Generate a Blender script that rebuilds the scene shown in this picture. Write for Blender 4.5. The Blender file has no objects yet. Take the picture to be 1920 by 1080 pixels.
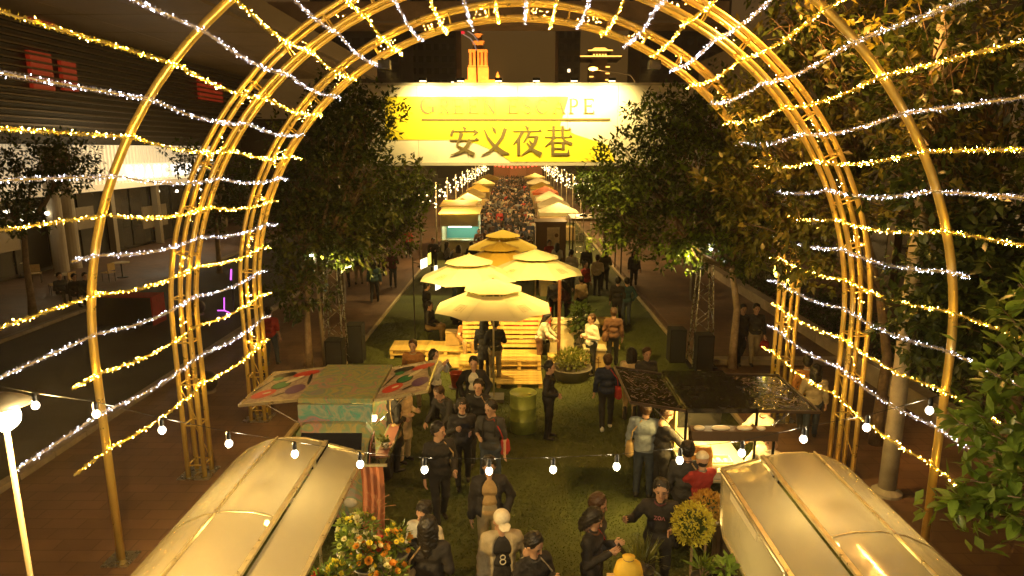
import bpy, math, random
import numpy as np
from mathutils import Vector, Matrix, Euler
R = math.radians
PI = math.pi
random.seed(7)
rng = np.random.default_rng(7)
scene = bpy.context.scene
C = scene.collection

# ---------------------------------------------------------------- camera
CAM_H, CAM_F, CAM_P, CAM_Y = 6.1, 1253.0, 0.2045, -0.0057
cam = bpy.data.cameras.new('camera')
cam.sensor_width = 36
cam.lens = CAM_F / 1920 * 36
cam.clip_start = 0.05
cam.clip_end = 3000
camo = bpy.data.objects.new('camera', cam)
C.objects.link(camo)
camo.location = (0, 0, CAM_H)
camo.rotation_euler = (PI / 2 - CAM_P, 0, -CAM_Y)
scene.camera = camo

# ---------------------------------------------------------------- night sky, exposure
world = bpy.data.worlds.new('World')
scene.world = world
world.use_nodes = True
wn, wl = world.node_tree.nodes, world.node_tree.links
bg = wn['Background']
sky = wn.new('ShaderNodeTexSky')
sky.sky_type = 'NISHITA'
sky.sun_disc = False
sky.sun_elevation = R(-3)
sky.sun_rotation = R(160)
glow = wn.new('ShaderNodeMixRGB')          # city light caught in the night haze
glow.blend_type = 'ADD'
glow.inputs[0].default_value = 1
tcw = wn.new('ShaderNodeTexCoord')
sep = wn.new('ShaderNodeSeparateXYZ')
rmp = wn.new('ShaderNodeValToRGB')
rmp.color_ramp.elements[0].position = 0.0
rmp.color_ramp.elements[0].color = (0.50, 0.25, 0.050, 1)
rmp.color_ramp.elements[1].position = 0.45
rmp.color_ramp.elements[1].color = (0.17, 0.085, 0.028, 1)
wl.new(tcw.outputs['Generated'], sep.inputs[0])
wl.new(sep.outputs['Z'], rmp.inputs[0])
wl.new(sky.outputs[0], glow.inputs[1])
wl.new(rmp.outputs[0], glow.inputs[2])
wl.new(glow.outputs[0], bg.inputs['Color'])
bg.inputs['Strength'].default_value = 0.085
scene.view_settings.view_transform = 'Standard'
scene.view_settings.look = 'None'
scene.view_settings.gamma = 1
scene.view_settings.exposure = 1.35
scene.view_settings.use_curve_mapping = False
scene.render.engine = 'CYCLES'
scene.cycles.use_denoising = True
scene.cycles.use_light_tree = True
scene.cycles.use_adaptive_sampling = True
scene.cycles.adaptive_threshold = .035
scene.cycles.adaptive_min_samples = 16
scene.cycles.volume_bounces = 0
scene.cycles.max_bounces = 4
scene.cycles.diffuse_bounces = 2
scene.cycles.glossy_bounces = 2
scene.cycles.transmission_bounces = 5
scene.cycles.transparent_max_bounces = 12
scene.cycles.sample_clamp_indirect = 4
scene.cycles.caustics_reflective = False
scene.cycles.caustics_refractive = False

# ---------------------------------------------------------------- measuring helpers (photograph pixel -> place in the street)
cP, sP = math.cos(CAM_P), math.sin(CAM_P)
def _un(px, py, zc):
    u, v = (px - 960) / CAM_F, (py - 540) / CAM_F
    x, y, h = u * zc, zc * cP - v * zc * sP, zc * sP + v * zc * cP
    return Vector((x * math.cos(CAM_Y) + y * math.sin(CAM_Y), -x * math.sin(CAM_Y) + y * math.cos(CAM_Y), CAM_H - h))
def gp(px, py, z=0.0):
    v = (py - 540) / CAM_F
    return _un(px, py, (CAM_H - z) / (sP + v * cP))
def at(px, py, Y):
    v = (py - 540) / CAM_F
    return _un(px, py, Y / (cP - v * sP))

# ---------------------------------------------------------------- mesh helper
def frame(d):
    d = Vector(d).normalized()
    a = Vector((0, 0, 1)) if abs(d.z) < .95 else Vector((1, 0, 0))
    u = d.cross(a).normalized()
    return d, u, u.cross(d).normalized()
class MB:
    def __init__(s):
        s.v, s.f, s.m = [], [], []
    def add(s, vs, fs, mi=0):
        o = len(s.v)
        s.v.extend([tuple(x) for x in vs])
        s.f.extend([tuple(i + o for i in f) for f in fs])
        s.m.extend([mi] * len(fs))
        return s
    def box(s, c, d, mi=0, rz=0, M=None):
        x, y, z = d[0] / 2, d[1] / 2, d[2] / 2
        vs = [Vector((i * x, j * y, k * z)) for i in (-1, 1) for j in (-1, 1) for k in (-1, 1)]
        if rz:
            q = Matrix.Rotation(rz, 3, 'Z')
            vs = [q @ p for p in vs]
        vs = [p + Vector(c) for p in vs]
        if M is not None:
            vs = [M @ p for p in vs]
        return s.add(vs, [(0, 1, 3, 2), (4, 6, 7, 5), (0, 4, 5, 1), (2, 3, 7, 6), (0, 2, 6, 4), (1, 5, 7, 3)], mi)
    def bar(s, p, q, w, h, mi=0):
        p, q = Vector(p), Vector(q)
        d, u, n = frame(q - p)
        vs = [e + u * (i * w / 2) + n * (j * h / 2) for e in (p, q) for i, j in ((-1, -1), (1, -1), (1, 1), (-1, 1))]
        return s.add(vs, [(3, 2, 1, 0), (4, 5, 6, 7), (0, 1, 5, 4), (1, 2, 6, 5), (2, 3, 7, 6), (3, 0, 4, 7)], mi)
    def tube(s, path, r, n=8, mi=0, cap=True):
        path = [Vector(p) for p in path]
        rr = r if isinstance(r, (list, tuple)) else [r] * len(path)
        vs, fs = [], []
        up = None
        for i, p in enumerate(path):
            d = (path[min(i + 1, len(path) - 1)] - path[max(i - 1, 0)])
            d, u, w = frame(d)
            if up is not None:
                u2 = up - d * up.dot(d)
                if u2.length > 1e-5:
                    u = u2.normalized(); w = u.cross(d).normalized()
            up = u
            for k in range(n):
                a = 2 * PI * k / n
                vs.append(p + (u * math.cos(a) + w * math.sin(a)) * rr[i])
        for i in range(len(path) - 1):
            for k in range(n):
                a, b = i * n + k, i * n + (k + 1) % n
                fs.append((a, b, b + n, a + n))
        if cap:
            fs.append(tuple(range(n))[::-1]); fs.append(tuple(range(len(vs) - n, len(vs))))
        return s.add(vs, fs, mi)
    def lathe(s, prof, n=16, c=(0, 0, 0), mi=0, sx=1, sy=1):
        vs, fs = [], []
        for r, z in prof:
            for k in range(n):
                a = 2 * PI * k / n
                vs.append((c[0] + r * math.cos(a) * sx, c[1] + r * math.sin(a) * sy, c[2] + z))
        for i in range(len(prof) - 1):
            for k in range(n):
                a, b = i * n + k, i * n + (k + 1) % n
                fs.append((a, b, b + n, a + n))
        if prof[0][0] > 1e-4: fs.append(tuple(range(n))[::-1])
        if prof[-1][0] > 1e-4: fs.append(tuple(range(len(vs) - n, len(vs))))
        return s.add(vs, fs, mi)
    def ball(s, c, r, n=10, m=6, mi=0):
        r = r if isinstance(r, (tuple, list)) else (r, r, r)
        pr = [(math.sin(PI * i / m), -math.cos(PI * i / m)) for i in range(m + 1)]
        vs, fs = [], []
        for q, z in pr:
            q = max(q, 1e-4)
            for k in range(n):
                a = 2 * PI * k / n
                vs.append((c[0] + q * math.cos(a) * r[0], c[1] + q * math.sin(a) * r[1], c[2] + z * r[2]))
        for i in range(m):
            for k in range(n):
                a, b = i * n + k, i * n + (k + 1) % n
                fs.append((a, b, b + n, a + n))
        return s.add(vs, fs, mi)
    def prism(s, pts, off, mi=0):                # polygon (3-D points) pushed along off
        n = len(pts)
        a = [Vector(p) for p in pts]; o = Vector(off)
        return s.add(a + [p + o for p in a], [tuple(range(n))[::-1], tuple(range(n, 2 * n))] + [(i, (i + 1) % n, n + (i + 1) % n, n + i) for i in range(n)], mi)
    def mesh(s, name, mats, smooth=False):
        me = bpy.data.meshes.new(name)
        me.from_pydata(s.v, [], s.f)
        for m in (mats if isinstance(mats, (list, tuple)) else [mats]):
            me.materials.append(m)
        if any(s.m): me.polygons.foreach_set('material_index', s.m)
        if smooth: me.polygons.foreach_set('use_smooth', [True] * len(me.polygons))
        me.update()
        return me
    def build(s, name, mats, parent=None, smooth=False):
        return link(name, s.mesh(name, mats, smooth), parent)
def npmesh(name, V, Fq, mats, smooth=True, mi=None):   # numpy arrays straight to a mesh, quads or triangles
    me = bpy.data.meshes.new(name)
    k = Fq.shape[1]
    me.vertices.add(len(V)); me.vertices.foreach_set('co', np.ascontiguousarray(V, dtype=np.float32).ravel())
    me.loops.add(Fq.size); me.loops.foreach_set('vertex_index', Fq.astype(np.int32).ravel())
    me.polygons.add(len(Fq)); me.polygons.foreach_set('loop_start', np.arange(0, Fq.size, k, dtype=np.int32))
    for m in (mats if isinstance(mats, (list, tuple)) else [mats]): me.materials.append(m)
    if mi is not None: me.polygons.foreach_set('material_index', np.asarray(mi, dtype=np.int32))
    if smooth: me.polygons.foreach_set('use_smooth', np.ones(len(Fq), dtype=bool))
    me.update(calc_edges=True)
    return me
def link(name, me, parent=None):
    o = bpy.data.objects.new(name, me)
    C.objects.link(o)
    if parent is not None: o.parent = parent
    return o
def tag(o, label, cat, group=None):
    o['label'] = label; o['category'] = cat
    if group: o['group'] = group
    return o
def thing(name, label, cat, loc=(0, 0, 0), rz=0, group=None):
    o = bpy.data.objects.new(name, None)
    C.objects.link(o)
    o.empty_display_size = .1
    o.location = loc; o.rotation_euler = (0, 0, rz)
    return tag(o, label, cat, group)
def struct(o):
    o['kind'] = 'structure'
    return o
def stuff(o):
    o['kind'] = 'stuff'
    return o
def dup(root, loc, rz=0, label=None, group=None, scale=None):
    r = root.copy(); C.objects.link(r)
    r.location = loc; r.rotation_euler = (0, 0, rz)
    if label: r['label'] = label
    if group: r['group'] = group
    if scale: r.scale = (scale,) * 3
    for ch in list(root.children):
        c = ch.copy(); C.objects.link(c); c.parent = r
        for g in list(ch.children):
            d = g.copy(); C.objects.link(d); d.parent = c
    return r
def lamp(name, kind, loc, power, col, size=.05, parent=None, aim=None, angle=None, blend=.4):
    l = bpy.data.lights.new(name, kind)
    l.energy = power; l.color = col
    if kind == 'AREA': l.size = size
    else: l.shadow_soft_size = size
    if kind == 'SPOT':
        l.spot_size = R(angle or 60); l.spot_blend = blend
    o = bpy.data.objects.new(name, l)
    C.objects.link(o)
    if parent is not None: o.parent = parent
    o.location = loc
    if aim is not None:
        o.rotation_euler = (Vector(aim) - Vector(loc)).to_track_quat('-Z', 'Y').to_euler()
    return o

# ---------------------------------------------------------------- materials
MATS = {}
def mat(name, col, rough=.6, metal=0., var=0., vscale=3., bump=0., bscale=40., emit=None, es=0., spec=.5, coat=0., col2=None, transl=0.):
    if name in MATS: return MATS[name]
    m = bpy.data.materials.new(name); m.use_nodes = True
    MATS[name] = m
    n, l = m.node_tree.nodes, m.node_tree.links
    b = n['Principled BSDF']
    b.inputs['Base Color'].default_value = (*col, 1)
    b.inputs['Roughness'].default_value = rough
    b.inputs['Metallic'].default_value = metal
    b.inputs['Specular IOR Level'].default_value = spec
    b.inputs['Coat Weight'].default_value = coat
    if var or col2 or bump:
        tc = n.new('ShaderNodeTexCoord')
    if var or col2:
        nz = n.new('ShaderNodeTexNoise'); nz.inputs['Scale'].default_value = vscale; nz.inputs['Detail'].default_value = 6
        nz.inputs['Roughness'].default_value = .65
        l.new(tc.outputs['Object'], nz.inputs['Vector'])
        rp = n.new('ShaderNodeValToRGB')
        rp.color_ramp.elements[0].position = .32; rp.color_ramp.elements[1].position = .68
        c0 = tuple(max(0, x * (1 - var)) for x in col); c1 = col2 or tuple(min(1, x * (1 + var)) for x in col)
        rp.color_ramp.elements[0].color = (*c0, 1); rp.color_ramp.elements[1].color = (*c1, 1)
        l.new(nz.outputs[0], rp.inputs[0]); l.new(rp.outputs[0], b.inputs['Base Color'])
        mr = n.new('ShaderNodeMapRange'); mr.inputs['To Min'].default_value = max(.02, rough - .12); mr.inputs['To Max'].default_value = min(1, rough + .12)
        l.new(nz.outputs[0], mr.inputs['Value']); l.new(mr.outputs[0], b.inputs['Roughness'])
    if bump:
        nb = n.new('ShaderNodeTexNoise'); nb.inputs['Scale'].default_value = bscale; nb.inputs['Detail'].default_value = 4
        l.new(tc.outputs['Object'], nb.inputs['Vector'])
        bp = n.new('ShaderNodeBump'); bp.inputs['Strength'].default_value = bump; bp.inputs['Distance'].default_value = .02
        l.new(nb.outputs[0], bp.inputs['Height']); l.new(bp.outputs[0], b.inputs['Normal'])
    if emit:
        b.inputs['Emission Color'].default_value = (*emit, 1); b.inputs['Emission Strength'].default_value = es
    if transl:
        tr = n.new('ShaderNodeBsdfTranslucent'); tr.inputs[0].default_value = (min(1, col[0] * 1.7), min(1, col[1] * 1.7), col[2], 1)
        mx = n.new('ShaderNodeMixShader'); mx.inputs[0].default_value = transl
        l.new(b.outputs[0], mx.inputs[1]); l.new(tr.outputs[0], mx.inputs[2]); l.new(mx.outputs[0], n['Material Output'].inputs[0])
    return m
def glowm(name, col, s, sample=True):
    m = mat(name, (.02, .02, .02), .5, emit=col, es=s)
    if not sample: m.cycles.emission_sampling = 'NONE'
    return m
WARM = (1, .66, .22)
AMBER = (1, .50, .10)
black = mat('black_paint', (.012, .012, .013), .4)
steel = mat('painted_steel', (.55, .53, .46), .28, .85, var=.25, vscale=9, bump=.08)
wood = mat('pallet_wood', (.70, .50, .15), .7, var=.22, vscale=5, bump=.3)
# ================================================================ the setting
def paving_mat(name, c1, c2, cm, bw, rh, rough=.5):
    m = bpy.data.materials.new(name); m.use_nodes = True
    n, l = m.node_tree.nodes, m.node_tree.links
    b = n['Principled BSDF']
    tc = n.new('ShaderNodeTexCoord')
    br = n.new('ShaderNodeTexBrick')
    br.inputs['Color1'].default_value = (*c1, 1); br.inputs['Color2'].default_value = (*c2, 1); br.inputs['Mortar'].default_value = (*cm, 1)
    br.inputs['Scale'].default_value = 1; br.inputs['Mortar Size'].default_value = .008
    br.inputs['Brick Width'].default_value = bw; br.inputs['Row Height'].default_value = rh
    l.new(tc.outputs['Object'], br.inputs['Vector'])
    nz = n.new('ShaderNodeTexNoise'); nz.inputs['Scale'].default_value = .35; nz.inputs['Detail'].default_value = 8
    l.new(tc.outputs['Object'], nz.inputs['Vector'])
    mx = n.new('ShaderNodeMixRGB'); mx.blend_type = 'MULTIPLY'; mx.inputs[0].default_value = .75
    rp = n.new('ShaderNodeValToRGB'); rp.color_ramp.elements[0].color = (.38, .35, .33, 1); rp.color_ramp.elements[0].position = .35; rp.color_ramp.elements[1].position = .65
    l.new(nz.outputs[0], rp.inputs[0]); l.new(br.outputs[0], mx.inputs[1]); l.new(rp.outputs[0], mx.inputs[2])
    l.new(mx.outputs[0], b.inputs['Base Color'])
    mr = n.new('ShaderNodeMapRange'); mr.inputs['To Min'].default_value = rough - .15; mr.inputs['To Max'].default_value = rough + .2
    l.new(nz.outputs[0], mr.inputs['Value']); l.new(mr.outputs[0], b.inputs['Roughness'])
    bp = n.new('ShaderNodeBump'); bp.inputs['Strength'].default_value = .2; bp.inputs['Distance'].default_value = .01
    l.new(br.outputs['Fac'], bp.inputs['Height']); bp.invert = True
    l.new(bp.outputs[0], b.inputs['Normal'])
    return m
pave = paving_mat('granite_paving', (.26, .155, .095), (.21, .125, .078), (.13, .08, .05), .6, .3)
asph = mat('asphalt', (.062, .056, .046), .7, var=.35, vscale=.6, bump=.4, bscale=60)
struct(MB().add([(-900, -60, 0), (900, -60, 0), (900, 1600, 0), (-900, 1600, 0)], [(0, 1, 2, 3)]).build('ground', pave))
struct(MB().add([(-16.5, -30, .006), (-9.5, -30, .006), (-9.5, 220, .006), (-16.5, 220, .006)], [(0, 1, 2, 3)]).build('road', asph))
kerbm = mat('kerb_stone', (.30, .25, .19), .7, var=.2, bump=.2)
for x, nm in ((-9.4, 'kerb'), (-16.6, 'kerb')):
    k = MB().box((x, 0, 0), (.2, .96, .12)).mesh('kerb_stone', kerbm)
    e = thing('kerb', None, None); del e['label'], e['category']; struct(e)
    for i in range(60):
        o = link('kerb_stone', k, e); o.location = (0, -4 + i * 1.0, .062)
# the turf carpet down the middle of the street, a base sheet and short blades where they can be seen
turf_m = mat('turf_base', (.070, .085, .014), .9, var=.35, vscale=.55, bump=.6, bscale=130, col2=(.100, .118, .022))
TX0, TX1 = -4.85, 5.05
struct(MB().box(((TX0 + TX1) / 2, 27, .006), (TX1 - TX0, 60, .012)).build('turf_carpet', turf_m))
def blades(n, y0, y1, name):
    x = rng.uniform(TX0 + .03, TX1 - .03, n); y = y0 + (y1 - y0) * rng.random(n) ** 1.4
    a = rng.uniform(0, 2 * PI, n); h = rng.uniform(.012, .03, n); w = rng.uniform(.006, .012, n)
    dx, dy = np.cos(a) * w, np.sin(a) * w
    lx, ly = rng.normal(0, .010, n), rng.normal(0, .010, n)
    z = np.full(n, .011)
    V = np.stack([np.stack([x - dx, y - dy, z], 1), np.stack([x + dx, y + dy, z], 1), np.stack([x + lx, y + ly, z + h], 1)], 1).reshape(-1, 3)
    o = link(name, npmesh(name, V, np.arange(3 * n).reshape(-1, 3), mat('turf_blade', (.085, .105, .016), .8, var=.3, vscale=.5, col2=(.105, .13, .024)), False))
    tag(stuff(o), 'short green artificial turf blades on the carpet', 'grass')
blades(170000, 5.5, 24, 'turf_blades')
edge_m = mat('edge_board', (.52, .42, .24), .55, var=.25, bump=.15)
for x, s in ((TX1 + .06, 1), (TX0 - .06, -1)):
    e = thing('carpet_edging', None, None); del e['label'], e['category']; struct(e)
    me = MB().box((0, 0, .04), (.09, 2.38, .08)).mesh('edge_board', edge_m)
    for i in range(22):
        o = link('edge_board', me, e); o.location = (x, 7 + 2.4 * i, 0)
# granite step along the right-hand side and its upper pavement
step_m = mat('step_granite', (.42, .34, .23), .6, var=.2, vscale=2, bump=.15)
e = thing('step', None, None); del e['label'], e['category']; struct(e)
me = MB().box((0, 0, .085), (1.19, .34, .17)).mesh('step_stone', step_m)
for i in range(4):
    o = link('step_stone', me, e); o.location = (5.85 + 1.2 * i, 18.62, 0)
struct(MB().box((7.35, 33.3, .08), (4.1, 29, .16)).build('raised_pavement', pave))
lw = thing('low_wall', 'low tan granite wall along the right edge of the pavement', 'wall', (9.55, 0, 0))
me = MB().box((0, 0, .24), (.3, 1.48, .48)).mesh('wall_stone', step_m)
me2 = MB().box((0, 0, .52), (.38, 1.49, .07)).mesh('coping_stone', step_m)
for i in range(18):
    o = link('wall_stone', me, lw); o.location = (0, 6 + 1.5 * i, 0)
    o = link('coping_stone', me2, lw); o.location = (0, 6 + 1.5 * i, 0)

# ---------------------------------------------------------------- signs and strokes
def ribbon(mb, pts, ws, fn, th, mi=0):          # a brush stroke: 2-D centre line and widths, mapped by fn(x, y) and thickened by th
    L, Rr = [], []
    n = len(pts)
    for i in range(n):
        a, b = Vector(pts[max(i - 1, 0)]), Vector(pts[min(i + 1, n - 1)])
        d = (b - a).normalized(); nn = Vector((-d.y, d.x))
        p = Vector(pts[i]); w = ws[i] / 2
        L.append(p + nn * w); Rr.append(p - nn * w)
    for i in range(n - 1):
        q = [fn(*L[i]), fn(*L[i + 1]), fn(*Rr[i + 1]), fn(*Rr[i])]
        mb.prism(q, th, mi)
HANZI = [
 [([(.44, 1), (.54, .90), (.53, .84)], [.03, .12, .03]), ([(.14, .90), (.10, .80), (.05, .66)], [.03, .10, .10]),
  ([(.1, .82), (.88, .82)], [.04, .04]), ([(.84, .87), (.95, .80), (.82, .66)], [.04, .12, .02]),
  ([(.0, .52), (.86, .52), (.94, .56), (1.02, .52)], [.045, .045, .10, .03]),
  ([(.42, .76), (.36, .58), (.24, .34), (.55, .18), (.86, .02)], [.15, .11, .05, .10, .14]),
  ([(.72, .54), (.62, .32), (.42, .13), (.03, .0)], [.14, .13, .10, .02])],
 [([(.38, .97), (.46, .86), (.50, .76)], [.03, .12, .05]),
  ([(.86, .92), (.74, .6), (.5, .3), (.28, .12), (.0, .0)], [.14, .12, .10, .08, .02]),
  ([(.10, .88), (.22, .6), (.45, .32), (.75, .10), (1.0, .05)], [.05, .09, .13, .17, .03])],
 [([(.42, 1.02), (.52, .92), (.53, .86)], [.03, .12, .03]), ([(.02, .82), (.88, .82), (.94, .86), (1.0, .82)], [.04, .04, .1, .02]),
  ([(.34, .80), (.22, .58), (.02, .36)], [.12, .10, .02]), ([(.21, .58), (.21, .0)], [.11, .11]),
  ([(.58, .80), (.50, .62), (.36, .42)], [.11, .08, .02]), ([(.54, .64), (.84, .64)], [.04, .05]),
  ([(.84, .66), (.76, .42), (.60, .2), (.30, .0)], [.13, .12, .10, .02]), ([(.56, .52), (.66, .38)], [.03, .1]),
  ([(.48, .44), (.66, .2), (.98, .02)], [.04, .10, .16])],
 [([(.10, .86), (.86, .86), (.93, .90), (.98, .86)], [.04, .04, .1, .02]), ([(.0, .62), (.9, .62), (.95, .67), (1.02, .62)], [.04, .04, .1, .02]),
  ([(.33, 1.0), (.33, .63)], [.10, .10]), ([(.66, 1.0), (.66, .63)], [.10, .10]),
  ([(.36, .62), (.24, .46), (.02, .30)], [.10, .08, .02]), ([(.62, .62), (.78, .46), (1.02, .38)], [.04, .1, .10]),
  ([(.30, .44), (.70, .44)], [.04, .04]), ([(.69, .46), (.69, .20)], [.11, .11]), ([(.30, .24), (.70, .24)], [.04, .04]),
  ([(.30, .46), (.30, .06)], [.11, .11]), ([(.25, .04), (.86, .04)], [.08, .08]), ([(.87, .02), (.88, .20)], [.10, .02])]]
S_, T_ = .17, .07
def arc(cx, cy, rx, ry, a0, a1, n=8):
    return [(cx + rx * math.cos(R(a0 + (a1 - a0) * i / n)), cy + ry * math.sin(R(a0 + (a1 - a0) * i / n))) for i in range(n + 1)]
LAT = {
 'G': [(arc(.5, .5, .42, .47, 45, 315, 12), [.05, .08, .12, .15, .17, .17, .17, .17, .17, .15, .12, .08, .06]), ([(.82, .40), (.82, .08)], [S_, S_]), ([(.6, .40), (.95, .40)], [.05, .05])],
 'R': [([(.2, 0), (.2, 1)], [S_, S_]), ([(.05, .98), (.5, .98)], [.05, .05]), (arc(.45, .75, .28, .22, 90, -90, 6), [.06, .1, .15, .17, .15, .1, .06]), ([(.2, .53), (.45, .53)], [.05, .05]), ([(.45, .53), (.85, .02)], [.12, .18]), ([(.05, .02), (.38, .02)], [.05, .05]), ([(.75, .02), (1., .02)], [.05, .05])],
 'E': [([(.2, 0), (.2, 1)], [S_, S_]), ([(.05, .97), (.85, .97)], [.06, .06]), ([(.2, .52), (.66, .52)], [.06, .06]), ([(.05, .03), (.88, .03)], [.06, .06]), ([(.84, 1), (.84, .8)], [.03, .07]), ([(.66, .63), (.66, .41)], [.06, .06]), ([(.87, 0), (.87, .24)], [.08, .03])],
 'N': [([(.15, 0), (.15, 1)], [.06, .06]), ([(.1, 1), (.85, .0)], [.2, .18]), ([(.85, 0), (.85, 1)], [.06, .06]), ([(.0, .98), (.25, .98)], [.05, .05]), ([(.7, .98), (1, .98)], [.05, .05]), ([(.02, .02), (.28, .02)], [.05, .05])],
 'S': [(arc(.48, .74, .30, .23, 25, 240, 9) + arc(.5, .26, .32, .24, 75, -155, 9), [.05, .07, .09, .10, .12, .14, .15, .16, .17, .18, .18, .18, .17, .16, .15, .13, .11, .09, .07, .05])],
 'C': [(arc(.5, .5, .42, .47, 45, 315, 12), [.05, .08, .12, .15, .17, .17, .17, .17, .17, .15, .12, .08, .05])],
 'A': [([(.5, 1), (.12, .02)], [.06, .06]), ([(.48, 1), (.86, .02)], [.18, .18]), ([(.25, .36), (.72, .36)], [.05, .05]), ([(0, .02), (.26, .02)], [.05, .05]), ([(.7, .02), (1, .02)], [.05, .05])],
 'P': [([(.2, 0), (.2, 1)], [S_, S_]), ([(.05, .98), (.5, .98)], [.05, .05]), (arc(.45, .73, .32, .25, 90, -90, 6), [.06, .1, .16, .18, .16, .1, .06]), ([(.2, .48), (.45, .48)], [.05, .05]), ([(.05, .02), (.42, .02)], [.05, .05])],
 'U': [([(.15, 1), (.15, .35)] + arc(.5, .35, .35, .33, 180, 360, 6) + [(.85, 1)], [S_] * 10)],
 'H': [([(.2, 0), (.2, 1)], [S_, S_]), ([(.8, 0), (.8, 1)], [S_, S_]), ([(.2, .5), (.8, .5)], [S_, S_])],
}

# ---------------------------------------------------------------- the overhead sign across the street
SY = 26.0
sx0, sx1 = at(596, 230, SY).x, at(1345, 230, SY).x
sz0, sz1 = at(960, 305, SY).z, at(960, 160, SY).z
sign = thing('overhead_sign', 'long cream and yellow overhead sign reading GREEN ESCAPE above four Chinese characters', 'sign', ((sx0 + sx1) / 2, SY, 0))
ox = -(sx0 + sx1) / 2
cream = mat('sign_cream', (.78, .70, .52), .55, var=.08, vscale=1.2)
yell = mat('sign_yellow', (.85, .70, .03), .5, var=.05, vscale=1.5)
ink = mat('sign_ink', (.13, .095, .025), .6)
npan = 8
for i in range(npan):
    w = (sx1 - sx0) / npan
    MB().box((sx0 + w * (i + .5) + ox, .3, (sz0 + sz1) / 2), (w - .012, .6, sz1 - sz0)).build('panel', cream, sign)
MB().box((0, .3, sz0 - .06), (sx1 - sx0 + .1, .7, .10)).build('lower_rail', mat('sign_rail', (.5, .45, .35), .5), sign)
MB().box((0, .3, sz1 + .05), (sx1 - sx0 + .1, .7, .08)).build('upper_rail', MATS['sign_rail'], sign)
def sp(px, py, d=0.0):
    p = at(px, py, SY); return Vector((p.x + ox, -d, p.z))
MB().prism([sp(*q, .004) for q in [(722, 181), (1066, 181), (1050, 236), (1078, 252), (1140, 272), (1154, 303), (958, 303), (932, 285), (892, 268), (842, 262), (722, 262)]], (0, -.01, 0)).build('yellow_print', yell, sign)
cw = ((843, 897), (903, 955), (961, 1016), (1021, 1072))
for (a, b), ch in zip(cw, HANZI):
    mb = MB()
    for k, (pts, ws) in enumerate(ch):
        ribbon(mb, pts, ws, lambda x, y: sp(a + (b - a) * x, 291 - 55 * y, .016 + k * .0008), (0, -.02, 0))
    mb.build('character', ink, sign)
MB().prism([sp(*q, .016) for q in [(790, 226), (1144, 226), (1144, 222), (790, 222)]], (0, -.02, 0)).build('rule_line', ink, sign)
xs = 787
for ch, wd in zip('GREEN ESCAPE', (34, 24, 26, 26, 30, 12, 27, 22, 30, 28, 25, 27)):
    if ch != ' ':
        mb = MB(); big = ch == 'G' or (ch == 'E' and xs > 930 and xs < 950)
        for k, (pts, ws) in enumerate(LAT[ch]):
            ribbon(mb, pts, ws, lambda x, y: sp(xs + (wd - 4) * x, 213 - (31 if big else 28) * y, .016 + k * .0008), (0, -.02, 0))
        mb.build('letter', ink, sign)
    xs += wd + 2
for x in (-.47, -.16, .16, .47):
    MB().box((x * (sx1 - sx0), .3, sz0 / 2 - .06), (.3, .3, sz0 - .1)).build('post', mat('sign_post', (.16, .13, .10), .5, .4), sign) if abs(x) > .4 else None
# floodlights on short arms over the sign's top edge
for px in (800, 868, 936, 1004, 1072, 1140):
    p = at(px, 160, SY)
    f = thing('floodlight', 'floodlight ' + {800: 'leftmost over the top of the sign', 868: 'second from left over the sign', 936: 'third from left over the sign', 1004: 'third from right over the sign', 1072: 'second from right over the sign', 1140: 'rightmost over the top of the sign'}[px], 'floodlight', (p.x, SY - 1.05, sz1 + .04), 0, 'floodlights along the sign')
    MB().bar((0, 1.05, .03), (0, .06, .10), .04, .04).build('arm', black, f)
    MB().box((0, 0, .07), (.26, .16, .10)).build('housing', black, f)
    MB().box((0, .02, .012), (.22, .12, .01)).build('lens', glowm('flood_lens', (1, .85, .5), 4, False), f)
    lamp('floodlight_lamp', 'SPOT', (0, .02, -.01), 350, (1, .74, .26), .12, f, aim=(0, 1.05, -1.0), angle=130, blend=.9)

# ---------------------------------------------------------------- buildings
def windows_tower(name, label, c, size, col, lit, nw, nh, seed, lcol=(1, .75, .4)):
    r = random.Random(seed)
    t = thing(name, label, 'building', (c[0], c[1], 0))
    m = mat('facade_' + name + str(seed), col, .7, var=.2, vscale=.1)
    MB().box((0, 0, size[2] / 2), size).build('wall', m, t)
    MB().box((0, 0, size[2] + .6), (size[0] * .94, size[1] * .94, 1.2)).build('parapet', m, t)
    gl = mat('dark_window', (.02, .018, .016), .15)
    lw = glowm('lit_window', lcol, 1.6, False)
    md = MB().box((0, 0, 0), (size[0] / nw * .62, .25, size[2] / nh * .5)).mesh('window', gl)
    ml = MB().box((0, 0, 0), (size[0] / nw * .34, .25, size[2] / nh * .26)).mesh('window', lw)
    for j in range(nh):
        for i in range(nw):
            on = r.random() < lit
            o = link('window', ml if on else md, t)
            o.location = (size[0] * ((i + .5) / nw - .5), -size[1] / 2 - .05, size[2] * (j + .5) / nh)
    return t
def bxy(px, Y): return at(px, 200, Y).x
windows_tower('office_tower', 'dark tower block left of the lit spire with scattered lit windows', (bxy(800, 210), 210), (20, 20, 66), (.06, .05, .038), .10, 9, 20, 1)
windows_tower('office_tower', 'dark tower at far left behind the painted arch, few windows lit', (bxy(690, 170), 170), (20, 20, 60), (.045, .036, .028), .03, 7, 17, 2)
windows_tower('office_tower', 'dark slab tower in the haze right of the spire', (bxy(1062, 230), 230), (7, 16, 72), (.06, .045, .03), .06, 3, 20, 3)
windows_tower('office_tower', 'dark tower at right behind the street lamp', (bxy(1262, 200), 200), (24, 20, 58), (.05, .035, .02), .03, 8, 16, 4)
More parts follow.
